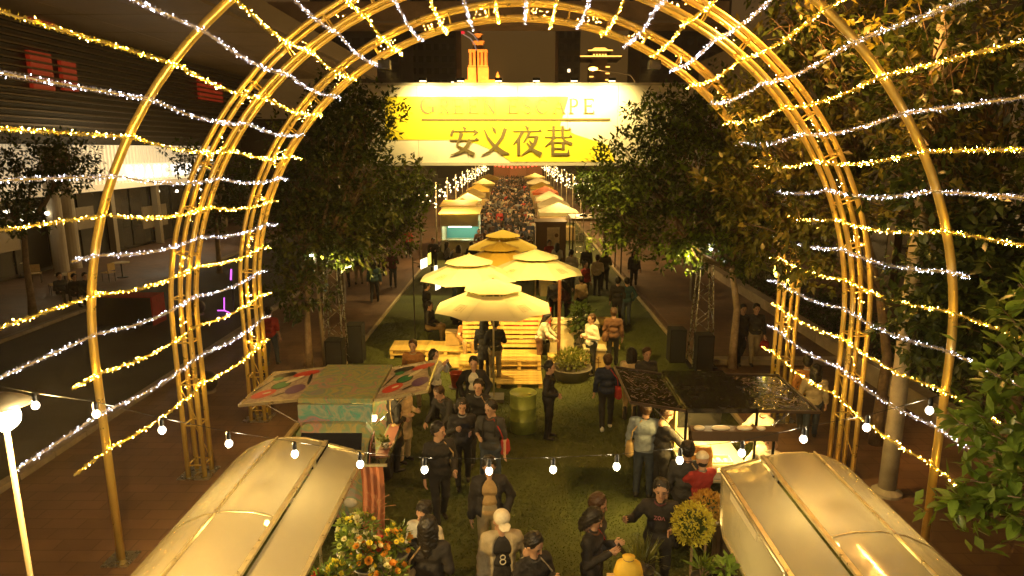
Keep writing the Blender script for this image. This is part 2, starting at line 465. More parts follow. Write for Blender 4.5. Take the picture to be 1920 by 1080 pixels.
# stepped exhibition-hall spire, floodlit amber
TY = 260
tx = at(897, 100, TY).x
def tz(py): return at(897, py, TY).z
tower = thing('spire_tower', 'stepped stone tower with columns and a spire, floodlit orange', 'tower', (tx, TY, 0))
tst = mat('spire_stone', (.46, .25, .10), .7, var=.2, vscale=.6)
pxm = 1 / CAM_F * TY * 1.02
MB().box((0, 0, tz(152) / 2), (74 * pxm, 10, tz(152))).build('podium', tst, tower)
MB().box((0, 0, (tz(152) + tz(128)) / 2), (36 * pxm, 7, tz(128) - tz(152))).build('base_block', tst, tower)
MB().box((0, 0, (tz(128) + tz(97)) / 2), (24 * pxm, 4.4, tz(97) - tz(128))).build('core', mat('spire_core', (.25, .11, .04), .7), tower)
for k in range(5):
    MB().lathe([(.55, 0), (.48, tz(100) - tz(126))], 8, ((k - 2) * 6.6 * pxm, -2.9, tz(126))).build('column', tst, tower)
    MB().lathe([(.55, 0), (.48, tz(100) - tz(126))], 8, ((k - 2) * 6.6 * pxm, 2.9, tz(126))).build('column', tst, tower)
MB().box((0, 0, (tz(127) + tz(124)) / 2), (34 * pxm, 7, tz(124) - tz(127))).build('cornice', tst, tower)
MB().box((0, 0, (tz(100) + tz(95)) / 2), (33 * pxm, 7, tz(95) - tz(100))).build('cornice', tst, tower)
MB().box((0, 0, (tz(95) + tz(80)) / 2), (18 * pxm, 3.6, tz(80) - tz(95))).build('upper_block', tst, tower)
MB().box((0, 0, (tz(80) + tz(78)) / 2), (22 * pxm, 4.4, tz(78) - tz(80))).build('cornice', tst, tower)
MB().lathe([(6 * pxm, 0), (6.5 * pxm, tz(66) - tz(78)), (8 * pxm, tz(64) - tz(78)), (4 * pxm, tz(62) - tz(78)), (.15, tz(50) - tz(78))], 8, (0, 0, tz(78))).build('spire', tst, tower)
for s in (-1, 1):
    MB().lathe([(.7, 0), (.5, .8), (.8, 1.4), (.1, 3)], 8, (s * 34 * pxm, -3, tz(152))).build('finial', tst, tower)
for s, pw in ((-1, 22000), (1, 22000)):
    lamp('tower_floodlight', 'SPOT', (tx + s * 9, TY - 15, tz(158)), pw, (1, .38, .07), .5, aim=(tx, TY, tz(100)), angle=80)
# curved crane arm with a red lamp beside the spire
cr = thing('curved_arm', 'curved pale twin arm with a red banner beside the spire top', 'crane', (tx, TY - 25, 0))
def cpt(px, py): p = at(px, py, TY - 25); return (p.x - tx, 0, p.z)
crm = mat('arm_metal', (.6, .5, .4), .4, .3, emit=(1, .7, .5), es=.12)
MB().tube([cpt(893, 95), cpt(890, 83), cpt(882, 72), cpt(868, 64)], .22, 6).build('arm', crm, cr)
MB().tube([cpt(897, 78), cpt(888, 66), cpt(876, 57), cpt(866, 53)], .22, 6).build('arm', crm, cr)
MB().tube([cpt(893, 95), cpt(895, 160)], .3, 6).build('mast', black, cr)
MB().prism([cpt(858, 64), cpt(872, 63), cpt(869, 53), cpt(861, 55)], (0, .3, 0)).build('banner', glowm('red_banner', (.8, .02, .03), .55, False), cr)
# hotel with a pagoda crown
HY = 300
hx = at(1122, 120, HY).x
ph = 1 / CAM_F * HY * 1.02
def hz(py): return at(1122, py, HY).z
hotel = thing('hotel_tower', 'tower with lit pagoda roof terraces right of the spire', 'building', (hx, HY, 0))
hm = mat('hotel_wall', (.16, .11, .07), .7)
gold = glowm('gold_trim', (1, .45, .07), 1.6, False)
MB().box((0, 0, hz(122) / 2), (34 * ph, 9, hz(122))).build('wall', hm, hotel)
MB().box((0, 0, hz(112)), (72 * ph, 14, .7)).build('terrace', hm, hotel)
MB().box((0, -7.2, hz(112) + .5), (72 * ph, .4, .35)).build('terrace_lights', gold, hotel)
MB().box((0, 0, (hz(122) + hz(100)) / 2), (26 * ph, 8, hz(100) - hz(122))).build('upper_storey', hm, hotel)
for k in range(5):
    MB().box(((k - 2) * 5 * ph, -4.2, hz(107)), (2.6 * ph, .3, 1.3)).build('window', gold, hotel)
    MB().box(((-1 if k % 2 else 1) * 14 * ph, -4.7, hz(128 + 6 * k)), (7 * ph, .3, .45)).build('window', gold, hotel)
MB().box((0, 0, hz(98.5)), (42 * ph, 11, .6)).build('roof_eave', hm, hotel)
MB().box((0, -5.7, hz(98)), (42 * ph, .3, .4)).build('eave_lights', gold, hotel)
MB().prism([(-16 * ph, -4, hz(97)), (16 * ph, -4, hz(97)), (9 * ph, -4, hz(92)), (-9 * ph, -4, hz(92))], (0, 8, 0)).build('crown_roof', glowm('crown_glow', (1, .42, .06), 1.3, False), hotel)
# lit street lamp behind the sign
ly = 62
lp = at(1190, 160, ly)
sl = thing('street_lamp', 'lit amber street lamp on a curved arm behind the sign', 'street lamp', (lp.x, ly, 0))
def lpt(px, py): p = at(px, py, ly); return (p.x - lp.x, 0, p.z)
lm = mat('lamp_pole', (.25, .22, .18), .5, .3)
MB().tube([(0, 0, 0), (0, 0, lpt(1190, 152)[2])], [.10, .06], 8).build('pole', lm, sl)
MB().tube([lpt(1190, 152), lpt(1182, 141), lpt(1160, 136), lpt(1120, 131)], .05, 6).build('arm', lm, sl)
hp = lpt(1112, 129)
MB().ball(hp, (.42, .2, .16)).build('lamp_head', glowm('sodium_lamp', (1, .48, .06), 6, False), sl)
lamp('street_lamp_light', 'POINT', (hp[0], hp[1], hp[2] - .3), 500, AMBER, .2, sl)
# high skybridge beyond the arches
sb = thing('skybridge', 'brown skybridge high across the street behind the arch tops', 'bridge', (at(935, 40, 95).x, 95, 0))
bz0, bz1 = at(935, 52, 95).z, at(935, 10, 95).z
MB().box((0, 0, (bz0 + bz1) / 2), (60, 5, bz1 - bz0)).build('deck', mat('bridge_deck', (.30, .2, .11), .7, var=.35, vscale=.3), sb)
MB().box((0, -2.6, bz0 + .3), (60, .2, .25)).build('edge_trim', mat('bridge_trim', (.3, .24, .16), .6), sb)
# ---------------------------------------------------------------- shop building on the left
shop = thing('shop_building', 'dark louvred building on the left with a bright ribbed shop front', 'building', (-24, 0, 0))
dk = mat('facade_dark', (.035, .028, .024), .6, var=.3, vscale=.5)
Y0, Y1 = 14, 64
MB().box((-6.2, (Y0 + Y1) / 2, 9), (12, Y1 - Y0, 18)).build('wall', dk, shop)
soff = mat('soffit_panel', (.22, .16, .09), .6, var=.2, vscale=.4)
for i in range(10):
    for j in range(3):
        MB().box((1.2 + 3.6 * j, Y0 + 5 * i + 2.5, 12.6), (3.56, 4.94, .3)).build('soffit_panel', soff, shop)
MB().box((11.0, (Y0 + Y1) / 2, 12.9), (.5, Y1 - Y0, 1.1)).build('eave_fascia', mat('eave_metal', (.18, .14, .09), .5), shop)
lou = MB().box((.18, (Y0 + Y1) / 2, 0), (.34, Y1 - Y0, .09)).mesh('louvre', mat('louvre_metal', (.09, .07, .05), .35, .6))
for k in range(16):
    o = link('louvre', lou, shop); o.location = (0, 0, 6.95 + k * .34)
redm = glowm('red_window', (1, .05, .012), .07, False)
for px, py, w, h in ((66, 135, 1.6, 1.9), (118, 143, 1.2, 1.5), (385, 170, 4.0, 1.5), (66, 35, 1.8, .5)):
    zc = 24 * CAM_F / (960 - px); p = _un(px, py, zc)
    MB().box((.08, p.y, p.z), (.2, w, h)).build('red_window', redm, shop)
# the bright band: ribs in front of a lit backing, a white lettered strip, a cream fascia below
ribm = mat('shop_rib', (.75, .66, .48), .5)
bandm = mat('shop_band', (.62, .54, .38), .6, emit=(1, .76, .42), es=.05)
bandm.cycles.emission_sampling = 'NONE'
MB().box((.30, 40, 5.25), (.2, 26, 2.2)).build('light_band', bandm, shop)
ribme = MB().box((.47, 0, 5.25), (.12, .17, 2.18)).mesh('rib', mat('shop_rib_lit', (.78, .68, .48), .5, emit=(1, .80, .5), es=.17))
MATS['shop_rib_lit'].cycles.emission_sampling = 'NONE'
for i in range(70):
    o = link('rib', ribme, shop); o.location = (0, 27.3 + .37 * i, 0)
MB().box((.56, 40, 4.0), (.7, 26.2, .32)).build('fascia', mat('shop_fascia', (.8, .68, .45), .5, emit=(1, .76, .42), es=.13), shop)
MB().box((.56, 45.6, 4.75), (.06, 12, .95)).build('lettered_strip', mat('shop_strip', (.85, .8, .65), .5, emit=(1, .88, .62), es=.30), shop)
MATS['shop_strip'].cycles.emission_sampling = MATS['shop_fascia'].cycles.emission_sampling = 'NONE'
yy = 40.6
for ch in 'SUANCSUNG':
    mb = MB()
    for k, (pts, ws) in enumerate(LAT[ch]):
        ribbon(mb, pts, [w * .9 for w in ws], lambda x, y: Vector((.60 + k * .002, yy + .75 * x, 4.42 + .66 * y)), (.05, 0, 0))
    mb.build('letter', glowm('shop_letter', (1, .93, .8), 3, False), shop); yy += 1.06
for y in (33.4, 34.4):
    MB().lathe([(.34, 0), (.34, 6.3)], 16, (.9, y, 0)).build('column', mat('shop_column', (.42, .36, .27), .5), shop)
lamp('shop_front_light', 'AREA', (4.5, 40, 6.2), 90, (1, .78, .42), 3.0, shop, aim=(.4, 40, 3.6))
glassm = mat('shop_glass', (.05, .045, .035), .08, spec=.8)
for i in range(16):
    y = 20 + i * 2.5
    MB().box((.12, y, 2.0), (.1, 2.3, 3.5)).build('shop_pane', glassm, shop)
    if i % 2: MB().box((.5, y + 1.25, 1.95), (.36, .36, 3.8)).build('pillar', mat('shop_pillar', (.25, .2, .13), .6), shop)
# lit rooms behind some of the panes
roomm = glowm('lit_room', (1, .50, .12), .035, False)
for y, z, w, h, e in ((30, 2.2, 3.4, 1.6, 1), (36.5, 2.4, 2.2, 1.2, 1), (44, 1.8, 3, 1.4, 1), (53, 2, 4, 1.5, 1)):
    MB().box((.20, y, z), (.06, w, h)).build('lit_room', roomm, shop)
for y, z in ((29.5, 3.1), (30.3, 3.3), (31.3, 2.9), (32.2, 3.2), (33.0, 3.0), (46, 3.3), (49.5, 3.2)):
    b = thing('globe_lamp', 'small round globe lamp hanging in front of the shop glass on the left', 'lamp', (-23.2, y, z), 0, 'globe lamps of the shop')
    MB().ball((0, 0, 0), .09).build('globe', glowm('globe_glow', (1, .85, .55), 7, False), b)
    MB().tube([(0, 0, .09), (0, 0, 3.75 - z)], .012, 5).build('cord', black, b)
# right-hand building, nearly dark
rb = thing('side_building', 'dark building filling the right edge behind the trees', 'building', (17, 0, 0))
MB().box((6, 35, 7), (12, 60, 14)).build('wall', mat('side_wall', (.05, .035, .02), .7, var=.3, vscale=.4), rb)
for i in range(12):
    MB().box((-.06, 9 + 4.6 * i, 2.2), (.1, 3.4, 3.2)).build('shop_pane', glassm, rb)
    MB().box((-.12, 11.3 + 4.6 * i, 2.4), (.3, .5, 4.4)).build('pillar', mat('side_pillar', (.12, .08, .045), .6), rb)
wc = _un(1925, 280, 19)
col = thing('round_column', 'pale lit round column at the right edge behind leaves', 'column', (wc.x, wc.y, 0))
MB().lathe([(.62, 0), (.62, .5), (.5, .55), (.5, 8.0)], 20).build('shaft', mat('pale_column', (.8, .72, .55), .5), col, True)
MB().lathe([(.62, 8), (.7, 8.3), (.7, 8.6)], 20).build('capital', MATS['pale_column'], col, True)
lamp('column_uplight', 'SPOT', (wc.x - 1.2, wc.y - 1.6, 2.6), 130, (1, .82, .5), .1, aim=(wc.x, wc.y, 6.2), angle=60)

# ================================================================ the light tunnel: three arches and their garlands
ARCH_X = .07
brass = mat('arch_steel', (.92, .68, .20), .3, .6, var=.05, vscale=3)
def arch_pt(R0, zs, a):      # a: arc length from the spring, negative down the left leg
    L = PI * R0
    if a < 0: return Vector((-R0, 0, zs + a)), Vector((-1, 0, 0))
    if a > L: return Vector((R0, 0, zs - (a - L))), Vector((1, 0, 0))
    t = a / R0
    n = Vector((-math.cos(t), 0, math.sin(t)))
    return n * R0 + Vector((0, 0, zs)), n
def arch_path(R0, zs, dy, n=56):
    P = [Vector((-R0, dy, 0)), Vector((-R0, dy, zs * .5))]
    for i in range(n + 1):
        p, _ = arch_pt(R0, zs, PI * R0 * i / n); P.append(Vector((p.x, dy, p.z)))
    return P + [Vector((R0, dy, zs * .5)), Vector((R0, dy, 0))]
ARCHES = [(9.06, 6.05, 3.19), (11.82, 5.97, 2.95), (14.53, 5.83, 2.90)]
a1 = thing('tunnel_arch', 'single thick gold pipe arch nearest the camera', 'arch', (ARCH_X, ARCHES[0][0], 0))
MB().tube(arch_path(ARCHES[0][1], ARCHES[0][2], 0), .058, 14).build('pipe', brass, a1, True)
for s in (-1, 1):
    MB().box((s * ARCHES[0][1], 0, .012), (.4, .4, .02)).build('foot_plate', steel, a1)
for k, lab in ((1, 'middle gold truss arch of three pipes over the street'), (2, 'rear gold truss arch framing the overhead sign')):
    D, R0, zs = ARCHES[k]
    a = thing('tunnel_arch', lab, 'arch', (ARCH_X, D, 0))
    for dr, dy in ((0, -.15), (0, .15), (.30, -.17), (.30, .17)):
        MB().tube(arch_path(R0 + dr, zs, dy), .046, 8).build('pipe', brass, a, True)
    n = int((PI * R0 + 2 * zs - .4) / .80)
    for i in range(n):
        s = -zs + .25 + .80 * i
        p, nn = arch_pt(R0, zs, s)
        q, r = p + nn * .30 + Vector((0, -.17, 0)), p + nn * .30 + Vector((0, .17, 0))
        mb = MB()
        p = nn * 0 + p; pa, pb = p + Vector((0, -.15, 0)), p + Vector((0, .15, 0))
        for u, v in ((pa, q), (q, r), (r, pb), (pb, pa)): mb.tube([u, v], .016, 5)
        mb.build('tie', brass, a)
        p2, n2 = arch_pt(R0, zs, s + .80)
        if s < -1.2 or s > PI * R0 + .5: MB().tube([p + Vector((0, -.15 if i % 2 else .15, 0)), p2 + n2 * .30 + Vector((0, -.17 if i % 2 else .17, 0))], .011, 5).build('brace', brass, a)
    for s in (-1, 1):
        MB().box((s * (R0 + .18), 0, .012), (.6, .55, .02)).build('foot_plate', steel, a)
        if k == 2:
            for j in range(10):
                MB().tube([(s * R0, 0, .15 + .17 * j), (s * R0, 0, .15 + .17 * j + .085)], .034, 8).build('hazard_band', mat('hazard_black', (.02, .02, .02), .5) if j % 2 else mat('hazard_yellow', (.7, .5, .03), .5), a)

for s in (-1, 1):
    D, R0, zs = ARCHES[2]
    q, nn = arch_pt(R0, zs, PI * R0 * (.335 if s < 0 else .665))
    q = Vector((q.x + ARCH_X, D + .05, q.z)) - nn * .16
    f = thing('arch_spotlight', 'box spotlight hung inside the rear arch, ' + ('left' if s < 0 else 'right') + ' of its crown', 'spotlight', q)
    MB().box((0, 0, 0), (.24, .20, .18)).build('housing', black, f)
    MB().bar((0, 0, .08), tuple(nn * .16), .03, .03).build('bracket', black, f)
    MB().box((0, .105, -.01), (.18, .012, .13)).build('lens', glowm('arch_spot_lens', (1, .8, .4), 20, False), f)
    lamp('arch_spot', 'SPOT', q + Vector((0, .13, -.02)), 2500, (1, .62, .14), .07, aim=(-.3, 18.4, 1.2), angle=62, blend=.9)
yl = [glowm('led_yellow', (1, .50, .045), 180), glowm('led_yellow_bright', (1, .58, .10), 340)]
wl_ = [glowm('led_white', (.78, .78, 1), 15), glowm('led_white_bright', (.88, .88, 1), 34)]
tin_y = mat('tinsel_gold', (.85, .62, .12), .22, .25, transl=.45, emit=(1, .58, .05), es=.15)  # emission of both tinsels stands in for LED light scattered in them
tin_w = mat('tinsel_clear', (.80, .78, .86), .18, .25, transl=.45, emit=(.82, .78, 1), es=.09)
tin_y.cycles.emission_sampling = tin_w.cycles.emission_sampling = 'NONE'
NG = 39
START = {0: 8.25, 1: 7.25, 2: 8.45, 3: 6.6, 4: 6.2, 5: 8.5, 6: 6.0, 7: 5.6, 33: 8.6, 34: 6.6, 35: 7.4, 36: 7.9, 37: 8.2, 38: 8.15, 32: 6.3, 31: 6.2}
def shards(path, n, r0, ln, wd, g, spread=1.):   # thin twisted slivers round a path (numpy)
    t = g.random(n) * (len(path) - 1.001); i = t.astype(int); f = (t - i)[:, None]
    P = np.array(path); A, B = P[i], P[i + 1]
    c = A + (B - A) * f
    d = (B - A) / np.linalg.norm(B - A, axis=1)[:, None]
    v = g.normal(size=(n, 3)); v -= d * (v * d).sum(1)[:, None]; v /= np.linalg.norm(v, axis=1)[:, None]
    w = v * (.55 + .45 * spread) + d * g.normal(0, .7, n)[:, None]; w /= np.linalg.norm(w, axis=1)[:, None]
    c = c + v * (g.random(n) * r0)[:, None]
    s = np.cross(w, g.normal(size=(n, 3))); s /= np.linalg.norm(s, axis=1)[:, None]
    L = (ln * g.uniform(.5, 1.3, n))[:, None]; W = (wd * g.uniform(.7, 1.3, n))[:, None]
    V = np.stack([c - s * W, c + w * L * .5 - s * W * .6, c + w * L, c + w * L * .5 + s * W], 1)
    return V.reshape(-1, 3), np.arange(4 * n).reshape(-1, 4)
def ordinal(k): return ['', 'first', 'second', 'third', 'fourth', 'fifth', 'sixth', 'seventh', 'eighth', 'ninth', 'tenth', 'eleventh', 'twelfth', 'thirteenth', 'fourteenth', 'fifteenth', 'sixteenth', 'seventeenth', 'eighteenth', 'nineteenth', 'twentieth'][k]
for gi in range(NG):
    yel = gi % 2 == 0
    frac = gi / (NG - 1)
    pts = []
    y0 = START.get(gi, 5.4)
    y1 = (14.98 if gi < 9 or gi > 29 else 14.66) + .14 * ((gi * 7) % 3 - 1)
    knots = [(y, ) for y in ()]
    def gpos(y):
        # between the arches: interpolate the arch ring, with a slight sag
        if y <= ARCHES[1][0]:
            t = (y - ARCHES[0][0]) / (ARCHES[1][0] - ARCHES[0][0]); a, b = ARCHES[0], ARCHES[1]
        else:
            t = (y - ARCHES[1][0]) / (ARCHES[2][0] - ARCHES[1][0]); a, b = ARCHES[1], ARCHES[2]
        Pp = []
        for D, R0, zs in (a, b):
            lo, hi = -(zs - 1.84), PI * R0 + (zs - 1.84)
            Pp.append(arch_pt(R0 - .07, zs, lo + (hi - lo) * frac)[0])
        p = Pp[0].lerp(Pp[1], t)
        tt = t - math.floor(t)
        sag = .10 * 4 * tt * (1 - tt) if y > ARCHES[0][0] else .04 * (ARCHES[0][0] - y)
        if y > ARCHES[2][0]: sag = .12 * (y - ARCHES[2][0])
        return Vector((p.x + ARCH_X, y, p.z - sag))
    ny = int((y1 - y0) / .22)
    path = [gpos(y0 + (y1 - y0) * i / ny) for i in range(ny + 1)]
    side = 'left' if gi < 14 else ('right' if gi > 24 else 'top')
    cn = 'gold' if yel else 'white'
    if side == 'left': pos = 'lowest' if gi == (0 if yel else 1) else ordinal(gi // 2 + 1)
    elif side == 'right': pos = 'lowest' if gi == (38 if yel else 37) else ordinal((38 - gi) // 2 + 1)
    else: pos = ordinal((gi - 14) // 2 + 1)
    lab = {'left': f'{pos} {cn} tinsel light garland' + (' up' if pos != 'lowest' else '') + ' from the ground on the left side of the tunnel',
           'right': f'{pos} {cn} tinsel light garland' + (' up' if pos != 'lowest' else '') + ' from the ground on the right side of the tunnel',
           'top': f'{pos} {cn} tinsel light garland from the left across the tunnel crown'}[side]
    gl = thing('light_garland', lab, 'garland', path[0], 0, 'garlands of the light tunnel')
    rel = [tuple(p - path[0]) for p in path]
    MB().tube(rel, .012, 5).build('cord', mat('clear_cord', (.5, .42, .2), .3, transl=.3), gl, True)
    g = np.random.default_rng(100 + gi)
    Ln = y1 - y0
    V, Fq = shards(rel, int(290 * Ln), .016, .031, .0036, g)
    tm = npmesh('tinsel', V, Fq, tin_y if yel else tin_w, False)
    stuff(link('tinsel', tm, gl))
    V, Fq = shards(rel, int(24 * Ln), .030, .024, .0034, g)
    if yel:                                     # extra LEDs added round the two truss arches to make their pipes glow
        for kk in (1, 2):
            D, R0, zs = ARCHES[kk]
            lo, hi = -(zs - 1.84), PI * R0 + (zs - 1.84)
            ring = [arch_pt(R0 + .12, zs, lo + (hi - lo) * frac + dd)[0] + Vector((ARCH_X, D - .12 + .06 * math.sin(dd * 40), 0)) - path[0] for dd in np.linspace(-.22, .22, 7)]
            V2, F2 = shards([tuple(q) for q in ring], 16 if kk == 2 else 8, .10, .024, .0034, g)
            Fq = np.concatenate([Fq, F2 + len(V)]); V = np.concatenate([V, V2])
    lmats = yl if yel else wl_
    tm = npmesh('led_lights', V, Fq, lmats, False, (g.random(len(Fq)) < .25).astype(int))
    stuff(link('led_lights', tm, gl))

# ---------------------------------------------------------------- bulb string over the foreground and its lamp pole
BUL = [(63, 762), (178, 778), (302, 808), (428, 833), (552, 852), (675, 871), (796, 881), (917, 883), (1037, 880), (1156, 874), (1274, 862), (1390, 848), (1505, 822), (1623, 800), (1740, 768)]
BY = 4.05
bs = thing('bulb_string', 'sagging string of round white bulbs across the foreground', 'string lights', (0, BY, 0))
bpos = [at(px, py, BY) for px, py in BUL]
wire = [at(-60, 738, BY)] + bpos + [at(1860, 730, BY)]
MB().tube([(p.x, 0, p.z + .085) for p in wire], .0018, 5).build('wire', black, bs)
bulb_m = glowm('bulb_glass', (1, .88, .62), 3, False)
for p in bpos:
    o = MB().lathe([(.001, -.026), (.012, -.023), (.021, -.014), (.0245, 0), (.021, .013), (.013, .023), (.011, .032)], 12).build('bulb', bulb_m, bs, True); o.location = (p.x, 0, p.z)
    o2 = MB().lathe([(.013, .03), (.015, .034), (.015, .07), (.009, .085)], 10).build('socket', black, o)
    lamp('bulb_light', 'POINT', (p.x, BY, p.z - .05), 7.5, (1, .80, .46), .03)
lx = at(8, 782, BY + .15)
pole = thing('lamp_pole', 'thin pale pole with a glaring round lamp at the left edge', 'lamp post', (lx.x, lx.y, 0))
MB().tube([(0, 0, 0), (0, 0, lx.z - .06)], .018, 10).build('pole', mat('pole_pale', (.22, .18, .11), .45, .3), pole, True)
MB().ball((0, 0, lx.z), .095, 14, 8).build('lamp_globe', glowm('lamp_glare', (1, .86, .52), 40, False), pole, True)
MB().lathe([(.18, .09), (.12, .13), (.03, .17)], 14, (0, 0, lx.z)).build('lamp_cap', mat('pole_pale', (0, 0, 0)), pole, True)
MB().lathe([(.2, 0), (.2, .03), (.03, .05)], 14).build('base', MATS['pole_pale'], pole)
lamp('lamp_pole_light', 'POINT', (lx.x + .12, lx.y + .05, lx.z - .05), 330, (1, .60, .16), .10)
for dx, dz in ((.055, -.03), (.10, .055)):
    b = tag(MB().lathe([(.001, -.026), (.024, -.008), (.024, .006), (.011, .03), (.011, .07)], 12).build('bulb', bulb_m, None, True), 'spare round bulb hanging beside the glaring lamp at the left edge', 'bulb', 'bulbs beside the lamp pole')
    b.location = (lx.x + dx, lx.y - .05, lx.z + dz)

# ================================================================ trees
leaf_m = [mat('leaf_dark', (.045, .070, .014), .36, var=.4, vscale=2.5, transl=.22), mat('leaf_olive', (.105, .115, .02), .36, var=.35, vscale=2.5, transl=.25), mat('leaf_bright', (.13, .19, .025), .34, var=.3, vscale=3, transl=.3), mat('leaf_amber_lit', (.17, .15, .026), .4, var=.35, vscale=3, transl=.35)]  # the last one has amber lamplight put into the leaf colour
bark_pale = mat('bark_pale', (.46, .33, .19), .8, var=.3, vscale=7, bump=.6, bscale=22)
bark = mat('bark', (.22, .15, .085), .85, var=.35, vscale=6, bump=.7, bscale=22)
def leaf_verts(c, w, up, L, Wd, fold=.25):
    # c,w,up : (n,3) base, direction, normal ; returns 6-vertex leaves (two folded halves)
    s = np.cross(w, up); s /= np.linalg.norm(s, axis=1)[:, None] + 1e-9
    up = np.cross(s, w)
    L = L[:, None]; Wd = Wd[:, None]
    b = c; m = c + w * L * .5 - up * Wd * fold; t = c + w * L - up * L * .12
    l = c + w * L * .45 + s * Wd; r = c + w * L * .45 - s * Wd
    return np.stack([b, l, t, m, r], 1)
def crown_leaves(blobs, nclump, per, ls, g, aspect=.24):
    tot = sum(b[3] ** 2 for b in blobs); V = []; cl = []
    for (x, y, z, r, sz) in blobs:
        k = int(1.6 * nclump * r * r / tot)
        d = g.normal(size=(k, 3)); d /= np.linalg.norm(d, axis=1)[:, None]
        rad = r * (.35 + .74 * g.random(k) ** .55)[:, None] * (1 + .34 * np.sin(5 * d[:, :1] + 3 * d[:, 1:2] + x) * np.cos(4 * d[:, 2:] + y))
        p = np.array([x, y, z]) + d * rad * np.array([1, 1, sz])
        cl.append((p, d))
    P = np.concatenate([a for a, _ in cl]); Dn = np.concatenate([b for _, b in cl])
    n = len(P) * per
    c = np.repeat(P, per, 0); ax = np.repeat(Dn, per, 0) + g.normal(0, .25, (n, 3))
    w = ax * .6 + g.normal(size=(n, 3)) * .8; w[:, 2] -= .1
    w /= np.linalg.norm(w, axis=1)[:, None]
    up = ax * .5 + np.array([0, 0, 1.]) + g.normal(0, .3, (n, 3)); up /= np.linalg.norm(up, axis=1)[:, None]
    c = c + w * (ls * .25) + g.normal(0, ls * .35, (n, 3))
    L = ls * g.uniform(.75, 1.4, n)
    return leaf_verts(c, w, up, L, L * aspect), P
def tree(name, label, base, blobs, nclump, per, ls, seed, trunk_r=.11, mats=(0, 1), group=None, trunk_top=None, bright=.35):
    g = np.random.default_rng(seed)
    t = thing(name, label, 'tree', (base[0], base[1], 0), 0, group)
    V, P = crown_leaves(blobs, nclump, per, ls, g)
    V = V - np.array([base[0], base[1], 0])
    n = len(V)
    k = np.arange(n)[:, None] * 5
    Fq = np.concatenate([k + np.array([[0, 3, 2, 1]]), k + np.array([[0, 4, 2, 3]])])
    mi = np.repeat((np.repeat(g.random(n // per + 1), per)[:n] < bright)[None], 2, 0).ravel().astype(int)
    stuff(link('crown', npmesh('crown', V.reshape(-1, 3), Fq, [leaf_m[mats[0]], leaf_m[mats[1]]], False, mi), t))
    tb = trunk_top or (min(b[2] for b in blobs) + .3)
    cen = np.mean([b[:3] for b in blobs], 0) - np.array([base[0], base[1], 0])
    top = Vector((cen[0] * .12, cen[1] * .12, tb))
    MB().tube([(0, 0, 0), (.01, .02, tb * .2), (.03, -.01, tb * .6), top], [trunk_r * 1.3, trunk_r, trunk_r * .85, trunk_r * .7], 12).build('trunk', bark_pale if seed in (11, 13) else bark, t, True)
    for b in blobs:
        e = Vector((b[0] - base[0], b[1] - base[1], b[2]))
        m = top.lerp(e, .5) + Vector((0, 0, -.2))
        lim = MB().tube([top, m, e], [trunk_r * .6, trunk_r * .4, trunk_r * .15], 8).build('limb', bark, t, True)
        mb = MB()
        sel = P[np.linalg.norm(P - np.array(b[:3]), axis=1) < b[3] * 1.1]
        for q in sel[:: max(1, len(sel) // 26)]:
            q = Vector(q) - Vector((base[0], base[1], 0))
            s = m.lerp(e, random.uniform(.2, 1))
            mb.tube([s, s.lerp(q, .5) + Vector((0, 0, .08)), q], [.018, .012, .005], 5)
        if mb.v: stuff(mb.build('twigs', bark, lim, True))
    return t
def bl(px, py, Y, r, sz=1.): p = at(px, py, Y); return (p.x, p.y, p.z, r, sz)
b = gp(580, 690)
tree('street_tree', 'dark evergreen tree beside the left speaker tower, rising in front of the sign', (b.x, b.y),
     [bl(640, 245, 18.2, 1.15), bl(575, 330, 18.4, 1.25), bl(690, 330, 18.6, 1.05), bl(560, 430, 18, 1.1), bl(640, 430, 18.4, 1.15), bl(560, 530, 18, .85), bl(640, 210, 19, .9), bl(700, 215, 18.6, .7)], 900, 9, .15, 11, .10, (0, 1), None, 2.4, .25)
b = gp(705, 560)
tree('street_tree', 'leafy evergreen left of the market under the left end of the sign', (b.x, b.y),
     [bl(735, 380, 23.5, 1.15), bl(690, 400, 24, 1.2), bl(770, 350, 24, .75), bl(650, 430, 24.5, 1.2), bl(745, 440, 24, .7)], 620, 9, .15, 12, .10, (0, 2), None, 2.6, .5)
b = gp(1372, 690)
tree('street_tree', 'evergreen with a pale trunk beside the right speaker tower', (b.x, b.y),
     [bl(1250, 240, 18.6, 1.1), bl(1190, 320, 18.4, 1.15), bl(1300, 330, 18, 1.2), bl(1400, 350, 18.2, 1.2), bl(1160, 420, 18.8, .8), bl(1270, 430, 18.2, 1.0), bl(1380, 440, 18, 1.0), bl(1330, 220, 18.6, 1.0)], 1000, 9, .155, 13, .11, (0, 2), None, 2.9, .4)
b = gp(1130, 520)
tree('street_tree', 'smaller evergreen right of the ladder under the right end of the sign', (b.x, b.y),
     [bl(1150, 370, 26, 1.1), bl(1110, 350, 26.5, .8), bl(1190, 420, 26, 1.0)], 380, 9, .15, 14, .09, (0, 2), None, 2.6, .5)
tree('street_tree', 'amber lit evergreen inside the right flank of the tunnel', (7.6, 13.2),
     [bl(1480, 280, 13.4, 1.0), bl(1420, 200, 13.6, .75), bl(1560, 380, 13.2, 1.0), bl(1380, 330, 13.8, .75), bl(1450, 400, 13.6, .95), bl(1600, 250, 13.2, .95), bl(1540, 130, 13.4, .8), bl(1520, 470, 13.6, .7)], 470, 10, .165, 15, .11, (1, 3), None, 3.2, .30)
